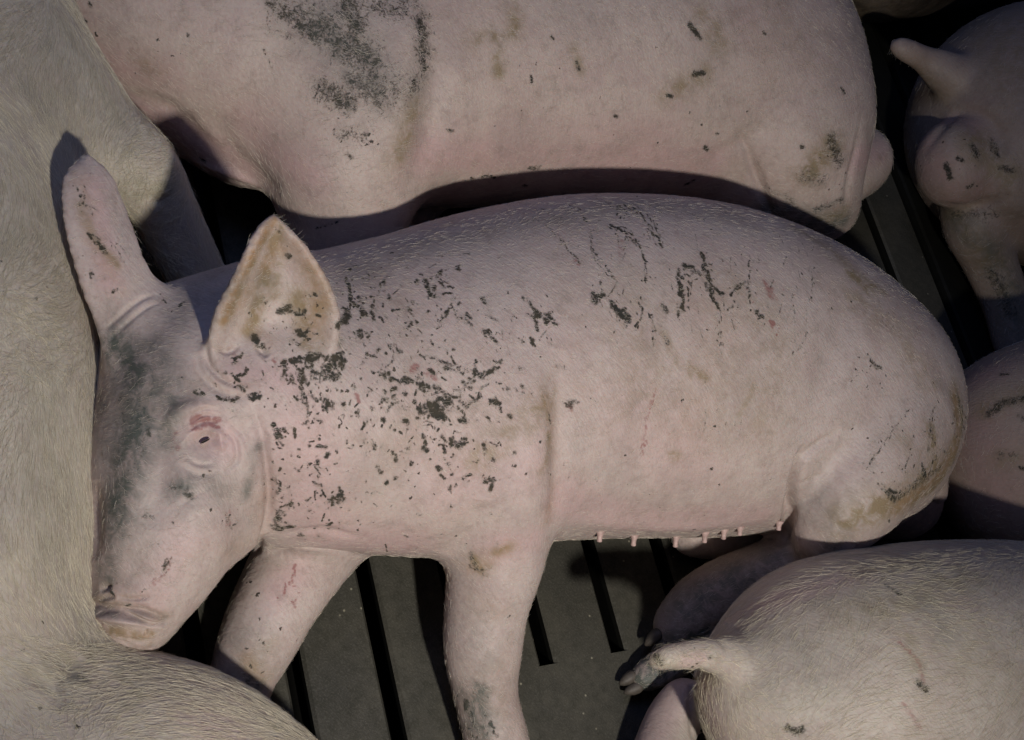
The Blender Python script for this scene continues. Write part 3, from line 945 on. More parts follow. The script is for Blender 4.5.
    # strokes of dried muck: points, width, strength
    M = [
        (A((270, 180), (340, 188), (420, 182)), 1.3, .7), (A((300, 235), (315, 262), (325, 290)), 3, 1.1), (A((325, 240), (345, 248), (367, 262)), 2.6, 1), (A((340, 222), (370, 222), (402, 212)), 1.8, .85),
        (A((112, 235), (124, 290), (118, 345)), 2.2, .95), (A((130, 300), (150, 315)), 3, 1), (A((185, 295), (200, 265), (215, 240)), 2, .85), (A((338, 362), (355, 340), (376, 308)), 2.4, 1),
        (A((150, 240), (185, 262)), 2, .8), (A((408, 328), (417, 350)), 3.4, 1.1), (A((455, 372), (466, 382)), 3.4, 1), (A((548, 285), (575, 318), (612, 352)), 2.8, 1.05), (A((575, 342), (600, 335), (628, 350)), 3.5, 1.05),
        (A((452, 290), (457, 300)), 3, 1), (A((470, 340), (500, 350)), 3.4, .75), (A((175, 473), (205, 478), (240, 497)), 3, 1.1), (A((250, 488), (300, 508), (362, 530)), 3.6, 1.05), (A((290, 572), (320, 560), (355, 552)), 5.5, 1.2),
        (A((312, 580), (335, 570), (352, 585)), 5, 1.2), (A((430, 470), (450, 482), (492, 450)), 3.2, 1), (A((365, 640), (385, 652), (405, 640)), 3.4, 1.1), (A((382, 660), (398, 655)), 4, 1), (A((385, 598), (400, 592)), 4, 1.05),
        (A((472, 548), (490, 556)), 4, 1.1), (A((480, 540), (492, 570)), 2, .9), (A((528, 512), (552, 532)), 3, .8), (A((636, 460), (646, 460)), 2.6, 1.1), (A((655, 552), (676, 548)), 3.4, .95), (A((592, 542), (605, 570), (622, 602)), 2.2, .85),
        (A((560, 645), (548, 680), (520, 730)), 2, .8), (A((560, 560), (530, 560)), 2, .7), (A((600, 630), (603, 636)), 2.6, 1.2), (A((60, 460), (80, 440), (105, 445)), 5, 1.1), (A((75, 490), (95, 480), (106, 430)), 3.6, 1.05),
        (A((90, 360), (108, 345), (118, 330)), 5, 1.1), (A((60, 545), (68, 552)), 3.5, 1.05), (A((20, 445), (40, 438)), 5, 1.2), (A((225, 420), (215, 400)), 2, .9), (A((240, 395), (265, 350)), 1.2, .7),
        (A((190, 545), (240, 540), (225, 560)), 3, .75), (A((290, 430), (330, 440), (375, 460)), 2.2, .85), (A((345, 455), (400, 470)), 5, .8), (A((395, 520), (418, 495), (440, 480)), 2.6, .9), (A((400, 560), (425, 548)), 2.6, .9),
        (A((268, 350), (300, 375)), 1.2, .8), (A((330, 705), (345, 720)), 2.8, 1.1), (A((395, 735), (412, 730)), 2.4, 1), (A((225, 665), (235, 690)), 2.2, .9), (A((270, 695), (275, 700)), 2.4, 1.1), (A((455, 735), (470, 738)), 3.6, 1.1),
        (A((140, 370), (165, 420), (150, 460)), 1.6, .8), (A((230, 400), (232, 440), (215, 460)), 1.6, .8), (A((490, 370), (520, 430)), 1.1, .6), (A((440, 250), (460, 280)), 1.2, .6), (A((545, 395), (552, 400)), 3, .7), (A((570, 395), (576, 402)), 2.2, 1.05),
        (A((570, 90), (610, 115), (640, 142)), 1.3, .8), (A((640, 142), (670, 185), (690, 207)), 1.5, .8), (A((720, 128), (718, 170), (745, 200), (775, 245)), 1.4, .9), (A((590, 68), (625, 88), (652, 90)), 1.3, .8), (A((662, 55), (682, 70), (702, 97)), 1.6, .85),
        (A((740, 50), (790, 68), (839, 90)), 1.4, .9), (A((760, 108), (800, 130), (839, 165)), 2.2, 1), (A((720, 278), (735, 290), (748, 282)), 3.2, 1.1), (A((742, 250), (746, 280)), 1.5, .95), (A((762, 298), (775, 320)), 3.6, 1.1), (A((772, 318), (805, 325), (803, 352)), 3.2, 1.1),
        (B((130, 48), (165, 72), (190, 110), (212, 138)), 2.3, 1.05), (B((150, 48), (185, 75), (205, 120)), 1.5, 1), (B((95, 50), (140, 72)), 1.4, .9), (B((95, 95), (135, 105), (168, 138)), 1.9, 1), (B((168, 138), (174, 170), (176, 208)), 1.5, 1),
        (B((62, 100), (66, 150), (90, 185), (122, 212)), 1.3, .85), (B((22, 145), (42, 172)), 1.8, .7), (B((66, 232), (76, 242)), 4.4, 1.2), (B((98, 248), (118, 272), (142, 288)), 4, 1.15), (B((162, 250), (170, 270), (160, 300)), 1.9, 1), (B((190, 275), (192, 338)), 1.4, .95),
        (B((212, 255), (218, 262)), 3.4, 1.1), (B((243, 180), (250, 230), (248, 272)), 3, 1.15), (B((252, 185), (262, 178), (282, 192)), 4, 1.2), (B((262, 190), (262, 230)), 2, 1), (B((292, 148), (300, 195), (312, 235), (325, 260)), 2.8, 1.15), (B((302, 205), (318, 225), (330, 232)), 3.6, 1.15),
        (B((350, 240), (362, 222), (375, 212)), 2.8, 1.1), (B((344, 275), (360, 250)), 2, 1), (B((390, 162), (388, 200), (391, 252)), 1.4, 1), (B((400, 272), (410, 278)), 3, 1.1), (B((325, 288), (331, 345)), 1.5, .9), (B((405, 152), (410, 170)), 1.3, .8), (B((365, 180), (352, 165)), 1.2, .8),
        (B((515, 175), (520, 205), (518, 245)), 1.5, .8), (B((480, 235), (482, 330)), 1.2, .65), (B((488, 355), (512, 312)), 1.8, .75), (B((555, 232), (600, 236)), 2, .65), (B((620, 262), (690, 310)), 1.7, .6), (B((640, 378), (656, 385)), 3.6, 1), (B((722, 467), (680, 520), (632, 590)), 1.1, .85),
        (B((722, 563), (702, 598)), 1.2, .9), (B((215, 320), (222, 335)), 3, .75), (B((298, 400), (302, 440), (295, 520)), 1.1, .6), (B((375, 480), (368, 532)), 1.5, .6), (B((10, 458), (20, 462)), 4, .95), (B((60, 440), (88, 478)), 1.2, .6), (B((500, 520), (570, 400)), 1.1, .45),
        (B((826, 455), (832, 505)), 3.4, .85), (B((770, 460), (765, 530), (790, 560)), 1.6, .85), (B((745, 580), (752, 612)), 4, 1), (B((760, 600), (775, 560)), 2, .9), (B((672, 640), (690, 655)), 5, 1.05), (B((700, 640), (740, 620)), 4, .75), (B((810, 480), (815, 540)), 2, .7), (B((655, 620), (662, 628)), 3, .8),
        (H((235, 80), (245, 110)), 4, .9), (H((275, 120), (290, 140)), 4, .9), (H((205, 175), (220, 210)), 3.6, .85), (H((235, 260), (242, 275)), 3, .9), (H((278, 352), (292, 362)), 4, .85), (H((230, 405), (242, 412)), 4, .95), (H((350, 285), (385, 290), (400, 300)), 4.5, .85),
        (H((545, 290), (550, 320)), 3, .9), (H((548, 262), (560, 240)), 3, .8), (H((510, 380), (520, 378)), 2, .9), (H((462, 430), (476, 408)), 1.8, .95), (H((485, 350), (500, 380)), 3, .6), (H((630, 345), (625, 390), (650, 385)), 4.4, 1.1), (H((640, 340), (670, 320)), 3.4, 1.05), (H((765, 320), (790, 318)), 5, 1.05),
        (H((775, 300), (770, 325)), 3, 1), (H((620, 120), (640, 155)), 3.4, 1.1), (H((618, 250), (632, 290)), 2.8, 1), (H((755, 45), (765, 65)), 4, 1.1), (H((480, 45), (515, 50)), 3, 1.15), (H((550, 50), (575, 45)), 4, 1.15), (H((410, 35), (425, 42)), 2.2, 1.1), (H((690, 10), (700, 60)), 2.4, 1),
        (H((680, 408), (690, 412)), 2.6, 1), (H((755, 385), (765, 380)), 2.4, 1.05), (H((340, 470), (322, 510)), 2.6, .75), (H((350, 462), (345, 490)), 2, .8), (S((325, 262), (335, 270)), 3, 1), (S((315, 300), (335, 294)), 3.6, .95), (S((395, 95), (402, 105)), 3, .9), (S((440, 40), (450, 50)), 4, .8),
        (E2((465, 200), (475, 203)), 2.6, 1.05), (E2((435, 410), (475, 405)), 4.5, 1.15), (E2((500, 410), (540, 420)), 3.6, 1.1), (E2((510, 490), (560, 490)), 3.4, 1.1), (E2((480, 600), (530, 590), (580, 575)), 4.4, 1.25), (E2((510, 620), (525, 640)), 3.6, 1.1), (E2((560, 350), (570, 355)), 2.6, 1), (E2((580, 425), (590, 430)), 2, 1),
        (E2((430, 80), (440, 110)), 3, .7), (E2((350, 520), (385, 545)), 5, 1.25), (E2((270, 600), (300, 575)), 2.4, 1.05), (E2((240, 640), (300, 650), (320, 630)), 2.6, 1.05), (E2((280, 665), (305, 690)), 3, 1.05), (E2((80, 655), (86, 662)), 2, 1.1), (E2((140, 715), (155, 722)), 3.2, 1.1), (E2((210, 735), (240, 735)), 3, 1.1), (E2((480, 510), (520, 540)), 3, .85),
        (E2((340, 735), (360, 728)), 3, 1.1), (E2((630, 610), (640, 640), (612, 660)), 3.6, 1.1), (E2((665, 570), (670, 600)), 3.4, 1.1), (E2((695, 290), (705, 340), (700, 420)), 1.7, 1.05), (E2((660, 460), (690, 440)), 4.5, 1.1), (E2((730, 380), (735, 400)), 4, 1.1), (E2((720, 490), (735, 500)), 3, 1),
        (((88, 232), (98, 242), (104, 252)), 2.6, 1.05), (((108, 238), (125, 262)), 1.2, .7), (((82, 200), (92, 212)), 2.6, .65), (((118, 240), (130, 258)), 1.3, .7), (((111, 291), (114, 290)), 2.2, 1), (((90, 270), (92, 276)), 2.2, .9), (((77, 186), (78, 188)), 1.5, 1.1), (((84, 184), (85, 187)), 1.4, 1.1), (((79, 196), (80, 198)), 1.4, 1.1), (((84, 194), (84, 196)), 1.3, 1.1),
        (((414, 557), (416, 559)), 3, .9), (((470, 552), (476, 570), (486, 572)), 4, .7), (((466, 705), (470, 715)), 4, 1.05), (((488, 720), (496, 732)), 3, .9), (((456, 720), (470, 735)), 6, .7), (((163, 300), (165, 302)), 1.6, 1), (((178, 306), (182, 304)), 2, 1), (((245, 676), (258, 690)), 4, .7), (((236, 690), (262, 694)), 3, .8),
        (((426, 500), (430, 510)), 2.5, .85), (((418, 486), (425, 492)), 2.2, .8), (((420, 520), (428, 514)), 2, 1),
    ]
    rs = random.Random(11)
    for q, w, a in M:
        p.smear('muck', q, w * 1.15, min(a, 1.15), rs)
    # little random flecks following the coat on neck and shoulder
    rng = random.Random(7)
    for i in range(560):
        while True:
            cx, cy, sx, sy = rng.choice([(385, 415, 85, 75), (320, 400, 30, 55), (430, 385, 45, 35), (330, 450, 45, 50), (470, 440, 50, 50), (300, 365, 18, 16), (380, 300, 45, 22)])
            x, y = rng.gauss(cx, sx), rng.gauss(cy, sy)
            if 262 < x < 570 and 265 < y < 555 and not (x < 335 and y < 360):
                break
        L = rng.choice([.5, 1, 1.5, 2, 3, 5, 8]); a = rng.gauss(1.2, .8) if x < 400 else rng.gauss(0.8, .9)
        st('muck', ((x, y), (x + L * math.cos(a), y + L * math.sin(a))), rng.choice([.9, 1.2, 1.6, 2.2, 3.2]), rng.uniform(.5, 1.15))
    for i in range(60):
        x, y = rng.uniform(600, 830), rng.uniform(230, 330)
        L = rng.choice([3, 5, 9, 14]); a = rng.gauss(1.5, .35)
        st('muck', ((x, y), (x + L * math.cos(a), y + L * math.sin(a))), rng.uniform(.8, 1.3), rng.uniform(.5, .85))
    # scratches and sore spots
    for q, w, a in ((S((850, 290), (862, 262), (878, 240), (886, 198)), 1.5, 1.2), (S((880, 262), (900, 280), (885, 300)), 1.2, 1), (S((878, 300), (890, 318)), 2.4, 1.2), (B((198, 430), (180, 480), (168, 570)), 2.2, .75), (H((400, 115), (430, 102), (460, 108)), 4.5, 1.35), (H((405, 130), (435, 118), (462, 124)), 3, 1.2), (H((360, 140), (345, 170), (350, 190)), 4, 1.1), (H((410, 175), (430, 190)), 3, .9),
                    (H((415, 132), (445, 125)), 2.4, 1), (H((345, 150), (355, 170)), 4, 1), (H((370, 110), (385, 90)), 3, .9), (A((270, 470), (285, 455)), 4, .9), (A((310, 470), (330, 480)), 4, .8), (A((650, 558), (665, 560)), 3, 1), (B((420, 215), (442, 242)), 4, 1), (B((432, 290), (438, 300)), 2.4, 1.3),
                    (B((355, 300), (350, 360)), 1.5, .5), (A((550, 430), (580, 450)), 2, .7), (S((470, 250), (500, 215), (515, 175)), 2.2, .85), (S((462, 240), (468, 246)), 2.4, .9), (A((140, 525), (144, 540)), 3, 1.2), (A((785, 150), (800, 180)), 5, .6), (E2((260, 560), (270, 570)), 3, .8), (H((490, 350), (495, 370)), 4, .7),
                    (E2((420, 590), (440, 610)), 3, .8), (A((680, 195), (690, 207)), 2.5, .9)):
        p.smear('scratch', q, w * 1.2, a * 1.15, rs)
    for q, w, a in ((E2((240, 440), (270, 350), (330, 230), (385, 130), (425, 75)), 7, 1.0), (E2((290, 400), (350, 300), (430, 180)), 11, .55), (E2((560, 470), (600, 400), (590, 300), (520, 180)), 13, .5), (E2((330, 480), (400, 520)), 10, .4), (((80, 175), (95, 240), (120, 290)), 12, .35), (((955, 395), (957, 440), (935, 480), (900, 502)), 12, .55),
                    (((120, 632), (150, 636)), 6, .5), (((230, 550), (260, 540), (262, 500)), 14, .25), (((250, 660), (255, 680)), 12, .5), (((475, 600), (495, 612)), 14, .3), (((545, 400), (548, 520)), 10, .4), (((700, 300), (730, 320), (700, 420)), 30, .15), (((510, 545), (470, 570)), 8, .4), (((200, 380), (250, 390)), 10, .2)):
        st('rust', q, w, a)
    for q, w, a in ((((90, 600), (120, 608), (165, 618)), 8, .9), (((100, 590), (150, 600)), 10, .5), (((96, 636), (150, 645)), 5, .8)):
        st('rust', q, w, a * .5); st('grey', q, w, a * .55)
    for q, w, a in ((((480, 620), (485, 680), (488, 740)), 30, .32), (((250, 640), (245, 690)), 26, .35), (((120, 520), (150, 540), (115, 600)), 26, .28), (((160, 470), (190, 500)), 24, .22), (((90, 612), (150, 618)), 8, .4), (((220, 270), (180, 310)), 20, .3), (((820, 500), (840, 540)), 20, .35)):
        st('grey', q, w, a)


mat_main = skin_material('pig_hide_pink', (0.53, 0.45, 0.41), (0.54, 0.40, 0.385))
mp = main_pig()
detail_main(mp)
mp.finish(mat_main, 'large mud-spattered pink pig asleep on its side in the middle, nose pointing down')

# ------------------------------------------------------------------ the other pigs
mat_other = skin_material('pig_hide_pale', (0.53, 0.44, 0.385), (0.53, 0.38, 0.36))
mat_hairy = skin_material('pig_hide_dusty', (0.56, 0.515, 0.43), (0.57, 0.455, 0.405), grime=(0.33, 0.30, 0.215))


mat_painted_shade = skin_material('pig_hide_painted_shade', (0.060, 0.050, 0.038), (0.060, 0.045, 0.036))  # near-black hide stands in for the lack of light on the pig behind
mat_grubby_dim = skin_material('pig_hide_grubby_dim', (0.41, 0.33, 0.27), (0.40, 0.28, 0.255))  # grubbier hide, also darkened for the weaker light at the right
mat_rough = skin_material('pig_hide_bristly', (0.47, 0.425, 0.365), (0.48, 0.375, 0.35), grime=(0.30, 0.26, 0.185))


def top_pig():
    p = Pig('pig', 0.006, 1)
    p.chain([(95, -220, 48, .12), (100, -140, 72, .13), (122, -45, 100, .14), (210, -5, 148, .15), (370, 40, 165, .155), (480, 37, 172, .155), (600, 36, 177, .155), (700, 60, 163, .152), (742, 102, 131, .15)], k=.03, sq=.88)
    p.chain([(360, 90, 110, .17), (345, 150, 84, .15), (346, 200, 66, .12), (340, 235, 55, .09)], k=.04)
    p.chain([(440, 120, 40, .05), (425, 180, 28, .045), (412, 215, 20, .04)], k=.015)
    p.chain([(120, 40, 50, .10), (180, 98, 44, .10), (240, 142, 42, .10)], k=.03)
    p.chain([(755, 110, 112, .17), (785, 150, 78, .18), (810, 190, 49, .165), (823, 206, 34, .15)], k=.03)
    p.chain([(835, 175, 34, .12), (858, 160, 34, .12)], k=.010)
    return p.build()


def left_pig():
    p = Pig('pig', 0.006, 1)
    p.chain([(-130, -60, 195, .11), (-120, 150, 202, .11), (-108, 330, 204, .11), (-108, 500, 202, .11), (-115, 595, 190, .11), (-150, 680, 135, .10)], k=.03, sq=.85)
    p.chain([(-60, 55, 118, .14), (36, 98, 74, .15), (90, 134, 50, .15), (136, 166, 38, .15), (155, 192, 31, .135), (176, 235, 29, .10), (205, 292, 26, .06)], k=.04)
    p.chain([(15, 868, 212, .11), (60, 878, 222, .105), (130, 893, 228, .10), (235, 960, 200, .10), (330, 1050, 170, .10)], k=.07, sq=.8)
    return p.build()


def lower_right_pig():
    p = Pig('pig', 0.006, 1)
    p.chain([(850, 702, 145, .185), (950, 715, 172, .18), (1060, 735, 182, .18), (1200, 800, 180, .17), (1330, 860, 165, .17)], k=.03)
    p.chain([(860, 706, 138, .10), (950, 720, 165, .12), (1060, 740, 175, .12)], k=.02)
    p.chain([(770, 690, 74, .20), (850, 690, 118, .19)], k=.04)
    p.chain([(730, 656, 18, .235), (703, 655, 14, .24), (675, 656, 11, .242), (656, 661, 8, .24)], k=.024)
    p.chain([(684, 700, 22, .07), (669, 730, 26, .055), (657, 785, 33, .05), (640, 850, 26, .04), (622, 900, 22, .03)], k=.012)
    return p.build()


def right_pig():
    p = Pig('pig', 0.006, 1)
    p.chain([(1042, 455, 112, .15), (1120, 452, 135, .15), (1240, 440, 145, .15)], k=.03)
    return p.build()


def far_right_pig():
    p = Pig('pig', 0.006, 1)
    p.chain([(1035, 130, 126, .17), (1100, 140, 140, .17), (1220, 160, 150, .17)], k=.03)
    p.chain([(955, 170, 38, .15), (952, 155, 34, .16)], k=.022)
    p.chain([(1000, 165, 30, .19), (1010, 190, 24, .18)], k=.02)
    p.chain([(950, 75, 22, .20), (925, 60, 12, .20), (908, 51, 10, .205), (897, 46, 7, .205)], k=.02)
    p.chain([(985, 190, 45, .12), (975, 225, 30, .10), (990, 262, 25, .07), (1006, 305, 22, .05), (1016, 350, 20, .03)], k=.02)
    return p.build()


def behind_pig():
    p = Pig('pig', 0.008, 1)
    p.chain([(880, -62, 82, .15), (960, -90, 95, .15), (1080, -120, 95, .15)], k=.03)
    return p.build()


def detail_top(p):
    C = crop(60, 0, 2.438); D = crop(380, 0, 2.438); K = crop(700, 0, 2.055)
    g, st = p.groove, p.stroke
    g([(738, 128), (748, 150), (755, 175), (768, 205), (780, 225)], 5, .008); g([(700, 165), (725, 150), (748, 140), (770, 115)], 10, .004)
    g([(752, 160), (760, 175), (766, 192)], 3, .004)
    g(C((150, 230), (260, 260), (340, 330), (420, 410), (500, 460)), 10, .006); g(C((180, 330), (300, 380), (430, 430), (520, 470)), 5, -.005)
    g(C((370, 270), (420, 370), (490, 430), (540, 460)), 12, .005)
    g([(430, -20), (436, 40), (434, 100), (425, 150), (408, 200)], 18, .008); g([(400, 0), (405, 60), (400, 130), (390, 180)], 24, -.006)
    g([(862, 118), (856, 150), (848, 185), (846, 212)], 5, .004)
    p.N = normals(p.V, p.F)
    for q, w, a in ((C((200, 270), (330, 350), (440, 420)), 20, .9), (C((100, 150), (250, 180)), 26, .6), (C((560, 400), (620, 440)), 24, .6), (D((120, 380), (500, 380), (800, 400)), 26, .8), (((860, 160), (880, 150)), 16, .9), (D((300, 330), (700, 330)), 26, .4), (C((460, 300), (520, 380)), 26, .5)):
        st('pink', q, w, a)
    for q, w, a in ((C((580, 40), (620, 80)), 18, .8), (C((640, 60), (700, 130)), 20, .74), (C((700, 100), (760, 150)), 18, .78), (C((720, 200), (780, 240)), 18, .72), (C((640, 220), (700, 250)), 16, .8), (C((880, 60), (890, 160)), 12, .85), (C((860, 200), (850, 230)), 10, .85), (C((760, 20), (830, 30)), 16, .7), (C((520, 10), (560, 40)), 14, .75), (C((690, 330), (740, 330)), 14, .55), (C((700, 20), (720, 60)), 16, .85), (C((700, 378), (712, 384)), 3, .8),
                    (K((270, 285), (285, 330)), 10, .8), (K((215, 360), (250, 370)), 12, .6), (K((240, 430), (290, 410)), 7, .7), (K((150, 440), (260, 480)), 14, .6), (D((755, 60), (780, 92)), 4, 1.1), (D((765, 180), (790, 178)), 4, 1), (D((700, 232), (712, 236)), 3, 1), (D((416, 88), (424, 96)), 2, 1.1), (D((478, 150), (486, 170)), 3, .9), (D((368, 185), (370, 200)), 2.4, 1.1),
                    (D((572, 282), (578, 286)), 2.2, 1.2), (D((792, 362), (800, 366)), 3, 1.15), (D((820, 325), (825, 327)), 2, 1), (D((168, 316), (176, 320)), 3, 1), (D((366, 410), (388, 408)), 4, .85), (D((250, 430), (262, 428)), 2.4, 1.1), (D((270, 428), (280, 434)), 2, 1.1), (D((350, 452), (356, 454)), 2.4, 1.2), (D((222, 432), (226, 436)), 2, 1.1), (D((745, 450), (765, 440)), 3, .9), (K((290, 180), (296, 190)), 2.6, 1), (K((208, 302), (212, 304)), 2.6, 1.1), (K((10, 300), (14, 304)), 2.4, 1.1),
                    (C((60, 50), (64, 54)), 2.2, 1.2), (C((70, 90), (76, 92)), 2.6, 1.2), (C((312, 84), (314, 88)), 2, 1.2), (C((72, 10), (76, 14)), 2.4, 1.1), (C((345, 388), (352, 392)), 2.6, 1.2), (C((496, 120), (515, 160), (525, 200)), 1, .8), (C((624, 556), (680, 540)), 2, .9), (C((948, 316), (956, 320)), 3, 1), (K((130, 66), (134, 70)), 1.8, 1.1), (K((130, 380), (200, 420)), 7, .5)):
        st('muck', q, w, a)
    for q, w, a in ((C((560, 30), (700, 90), (790, 220)), 34, .60), (C((720, 10), (860, 20), (890, 150), (850, 230)), 20, .58)):
        st('muck', q, w, a)
    for q, w, a in ((C((640, 60), (760, 200)), 34, .5), (K((150, 430), (290, 460)), 18, .8)):
        st('grey', q, w, a)
    for q, w, a in ((D((330, 30), (325, 80)), 9, .8), (D((280, 90), (290, 175)), 8, .8), (D((470, 120), (490, 170)), 7, .6), (D((700, 230), (790, 180)), 12, .7), (D((790, 40), (830, 110)), 16, .6), (D((240, 95), (300, 90)), 8, .6), (K((230, 350), (270, 300)), 16, .9), (K((240, 460), (290, 440)), 12, .9), (C((860, 260), (820, 380)), 14, .7), (C((200, 150), (240, 180)), 12, .5), (K((370, 330), (380, 260)), 6, .5), (C((250, 370), (340, 385)), 4, .6)):
        st('tan', q, w, a)
    for q, w, a in ((C((100, 130), (250, 130)), 22, .5), (C((700, 300), (760, 350)), 24, .6), (D((300, 250), (800, 250)), 50, .12), (K((230, 330), (280, 380)), 16, .5), (C((900, 130), (900, 60)), 10, .7)):
        st('speck', q, w, a)


def detail_left(p):
    L = crop(0, 0, 2.3125); S = crop(0, 500, 3.01); g, st = p.groove, p.stroke
    g(L((340, 455), (370, 465), (395, 450)), 4, .003); g(S((190, 560), (210, 500), (250, 470)), 10, .004); g(S((60, 520), (150, 560), (190, 640)), 8, .003)
    p.N = normals(p.V, p.F)
    for q, w, a in ((((60, 20), (85, 60), (120, 120)), 10, .5), (((10, 180), (60, 240), (50, 330)), 24, .35), (((30, 460), (50, 540)), 20, .4), (((5, 60), (30, 20)), 20, .3), (L((300, 440), (380, 430), (400, 400)), 14, .8), (L((0, 560), (150, 520)), 30, .5), (((40, 380), (60, 500)), 34, .4), (((20, 40), (60, 120)), 30, .4), (S((100, 520), (220, 500)), 18, .5)):
        st('tan', q, w, a)
    for q, w, a in ((L((120, 100), (200, 250), (280, 330)), 30, .3), (((20, 130), (50, 200)), 26, .2), (((90, 340), (94, 480)), 10, .25), (((50, 560), (85, 620)), 20, .25), (L((150, 200), (250, 280)), 18, .25), (L((60, 200), (100, 260)), 14, .25), (S((190, 500), (250, 540)), 10, .4)):
        st('grey', q, w, a)
    for q, w, a in ((S((0, 580), (100, 560), (200, 545)), 4, .6), (S((120, 700), (130, 723)), 3, .7)):
        st('scratch', q, w, a)
    for q, w, a in ((((10, 280), (80, 320)), 34, .25), (((50, 600), (80, 640)), 20, .4)):
        st('speck', q, w, a)
    st('muck', S((60, 452), (70, 456)), 2, 1.1)


def detail_corner(p):
    S = crop(0, 500, 3.01); st = p.stroke
    for q, w, a in ((S((180, 540), (190, 600), (205, 620)), 8, .55), (S((240, 530), (265, 545)), 6, .6), (S((825, 682), (845, 690)), 3, 1), (S((860, 695), (864, 698)), 2.5, 1), (S((232, 680), (236, 690)), 2, 1.1), (S((118, 625), (124, 630)), 2, 1)):
        st('muck', q, w, a)
    for q, w, a in ((S((290, 460), (400, 500), (560, 520)), 24, .5), (S((370, 540), (410, 600), (390, 620)), 8, .7), (S((520, 570), (560, 620)), 16, .4)):
        st('tan', q, w, a)
    for q, w, a in ((S((520, 500), (700, 590)), 26, .5), (S((600, 650), (700, 700)), 30, .7)):
        st('pink', q, w, a)
    st('scratch', S((160, 600), (200, 640), (190, 560)), 2.5, .7)
    st('scratch', S((0, 580), (120, 560)), 3, .6)


def detail_lower_right(p):
    T = crop(620, 440, 2.468); g, st = p.groove, p.stroke
    g(T((200, 560), (185, 600), (178, 650), (180, 740)), 5, .008); g(T((230, 480), (270, 520), (240, 570)), 6, .003)
    p.N = normals(p.V, p.F)
    for q, w, a in ((T((655, 358), (690, 380)), 3.5, .8), (T((735, 600), (755, 615)), 5, .95), (T((415, 710), (440, 720), (450, 712)), 5, 1.05), (T((85, 530), (100, 550)), 5, .8), (T((150, 562), (180, 570)), 1.6, 1), (T((218, 535), (224, 538)), 2.4, 1), (T((110, 565), (140, 570)), 1.6, 1), (T((180, 610), (188, 640)), 4, .8)):
        st('muck', q, w, a)
    for q, w, a in ((T((690, 500), (735, 545), (750, 600)), 4, .8), (T((700, 650), (740, 710)), 3.5, .8), (T((680, 480), (690, 500)), 6, .4)):
        st('scratch', q, w, a)
    for q, w, a in ((T((560, 430), (700, 400), (850, 330)), 24, .7), (T((600, 330), (760, 300)), 20, .6), (T((850, 500), (980, 600)), 40, .4), (T((700, 470), (740, 560)), 12, .6), (T((90, 540), (130, 560)), 6, .8)):
        st('tan', q, w, a)
    for q, w, a in ((T((300, 470), (480, 560), (400, 620)), 34, .35), (T((760, 400), (800, 480)), 16, .3), (T((480, 400), (560, 370)), 16, .25)):
        st('grey', q, w, a)
    for q, w, a in ((T((350, 400), (480, 370), (600, 330)), 16, .7), (T((200, 620), (230, 700)), 20, .7), (T((60, 740), (130, 600)), 24, 1), (T((200, 540), (160, 550)), 8, .8)):
        st('pink', q, w, a)
    st('speck', T((100, 550), (230, 550)), 8, .5)


def detail_far_right(p):
    K = crop(700, 0, 2.055); st, g = p.stroke, p.groove
    g(K((450, 330), (500, 260), (540, 230), (600, 250), (630, 320)), 6, .006); g(K((500, 420), (560, 425), (640, 400)), 6, .006)
    p.N = normals(p.V, p.F)
    for q, w, a in ((K((505, 340), (515, 365)), 4, 1), (K((560, 300), (570, 320)), 6, .8), (K((600, 290), (610, 320)), 6, .7), (K((620, 345), (640, 350)), 5, .8), (K((530, 325), (540, 330)), 3, 1), (K((520, 440), (600, 440)), 10, .6), (K((600, 560), (640, 640)), 12, .7), (K((550, 385), (560, 380)), 3, .9)):
        st('muck', q, w, a)
    for q, w, a in ((K((560, 290), (640, 360)), 20, .7), (K((520, 450), (560, 490), (620, 560), (640, 650)), 18, .8), (K((600, 30), (660, 150)), 40, .5), (K((450, 150), (500, 200)), 20, .4)):
        st('tan', q, w, a)
    for q, w, a in ((K((460, 300), (500, 390), (560, 400)), 20, .8), (K((500, 250), (560, 260)), 14, .7)):
        st('pink', q, w, a)
    st('grey', K((520, 450), (640, 560), (650, 700)), 16, .6)
    st('speck', K((520, 300), (640, 360)), 22, .6)


def detail_right(p):
    st = p.stroke; Q = crop(860, 200, 2.467)
    for q, w, a in ((Q((320, 525), (360, 500), (405, 490)), 7, .8), (Q((395, 535), (405, 540)), 4, .8), (Q((395, 660), (400, 662)), 3, 1), (Q((340, 630), (380, 630)), 8, .5), (Q((345, 430), (365, 430)), 3, .7)):
        st('muck', q, w, a)
    for q, w, a in ((Q((300, 520), (405, 480)), 14, .7), (Q((340, 640), (400, 640)), 12, .5)):
        st('tan', q, w, a)
    for q, w, a in ((Q((280, 560), (340, 700)), 30, .8), (Q((290, 440), (340, 420)), 20, .7)):
        st('pink', q, w, a)


tp = top_pig()
detail_top(tp)
tp.finish(mat_other, 'pale pig lying across the top with a black muddy shoulder patch', None)
lp = left_pig()
detail_left(lp)
detail_corner(lp)
lp.finish(mat_hairy, 'hairy dusty pig filling the left edge and bottom left corner, its foreleg stretched out')
rp = lower_right_pig()
detail_lower_right(rp)
rp.finish(mat_rough, 'bristly pig with a pale tail stub at the bottom right')
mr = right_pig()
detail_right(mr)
mr.finish(mat_grubby_dim, 'pig cut by the right edge, touching the muddy pig\'s rump')
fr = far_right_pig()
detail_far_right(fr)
fr.finish(mat_grubby_dim, 'dim pig seen from behind in the top right corner, tail raised')
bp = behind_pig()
bp.finish(mat_painted_shade, 'dark pig, shade painted into its hide, barely showing at the top edge between two rumps')


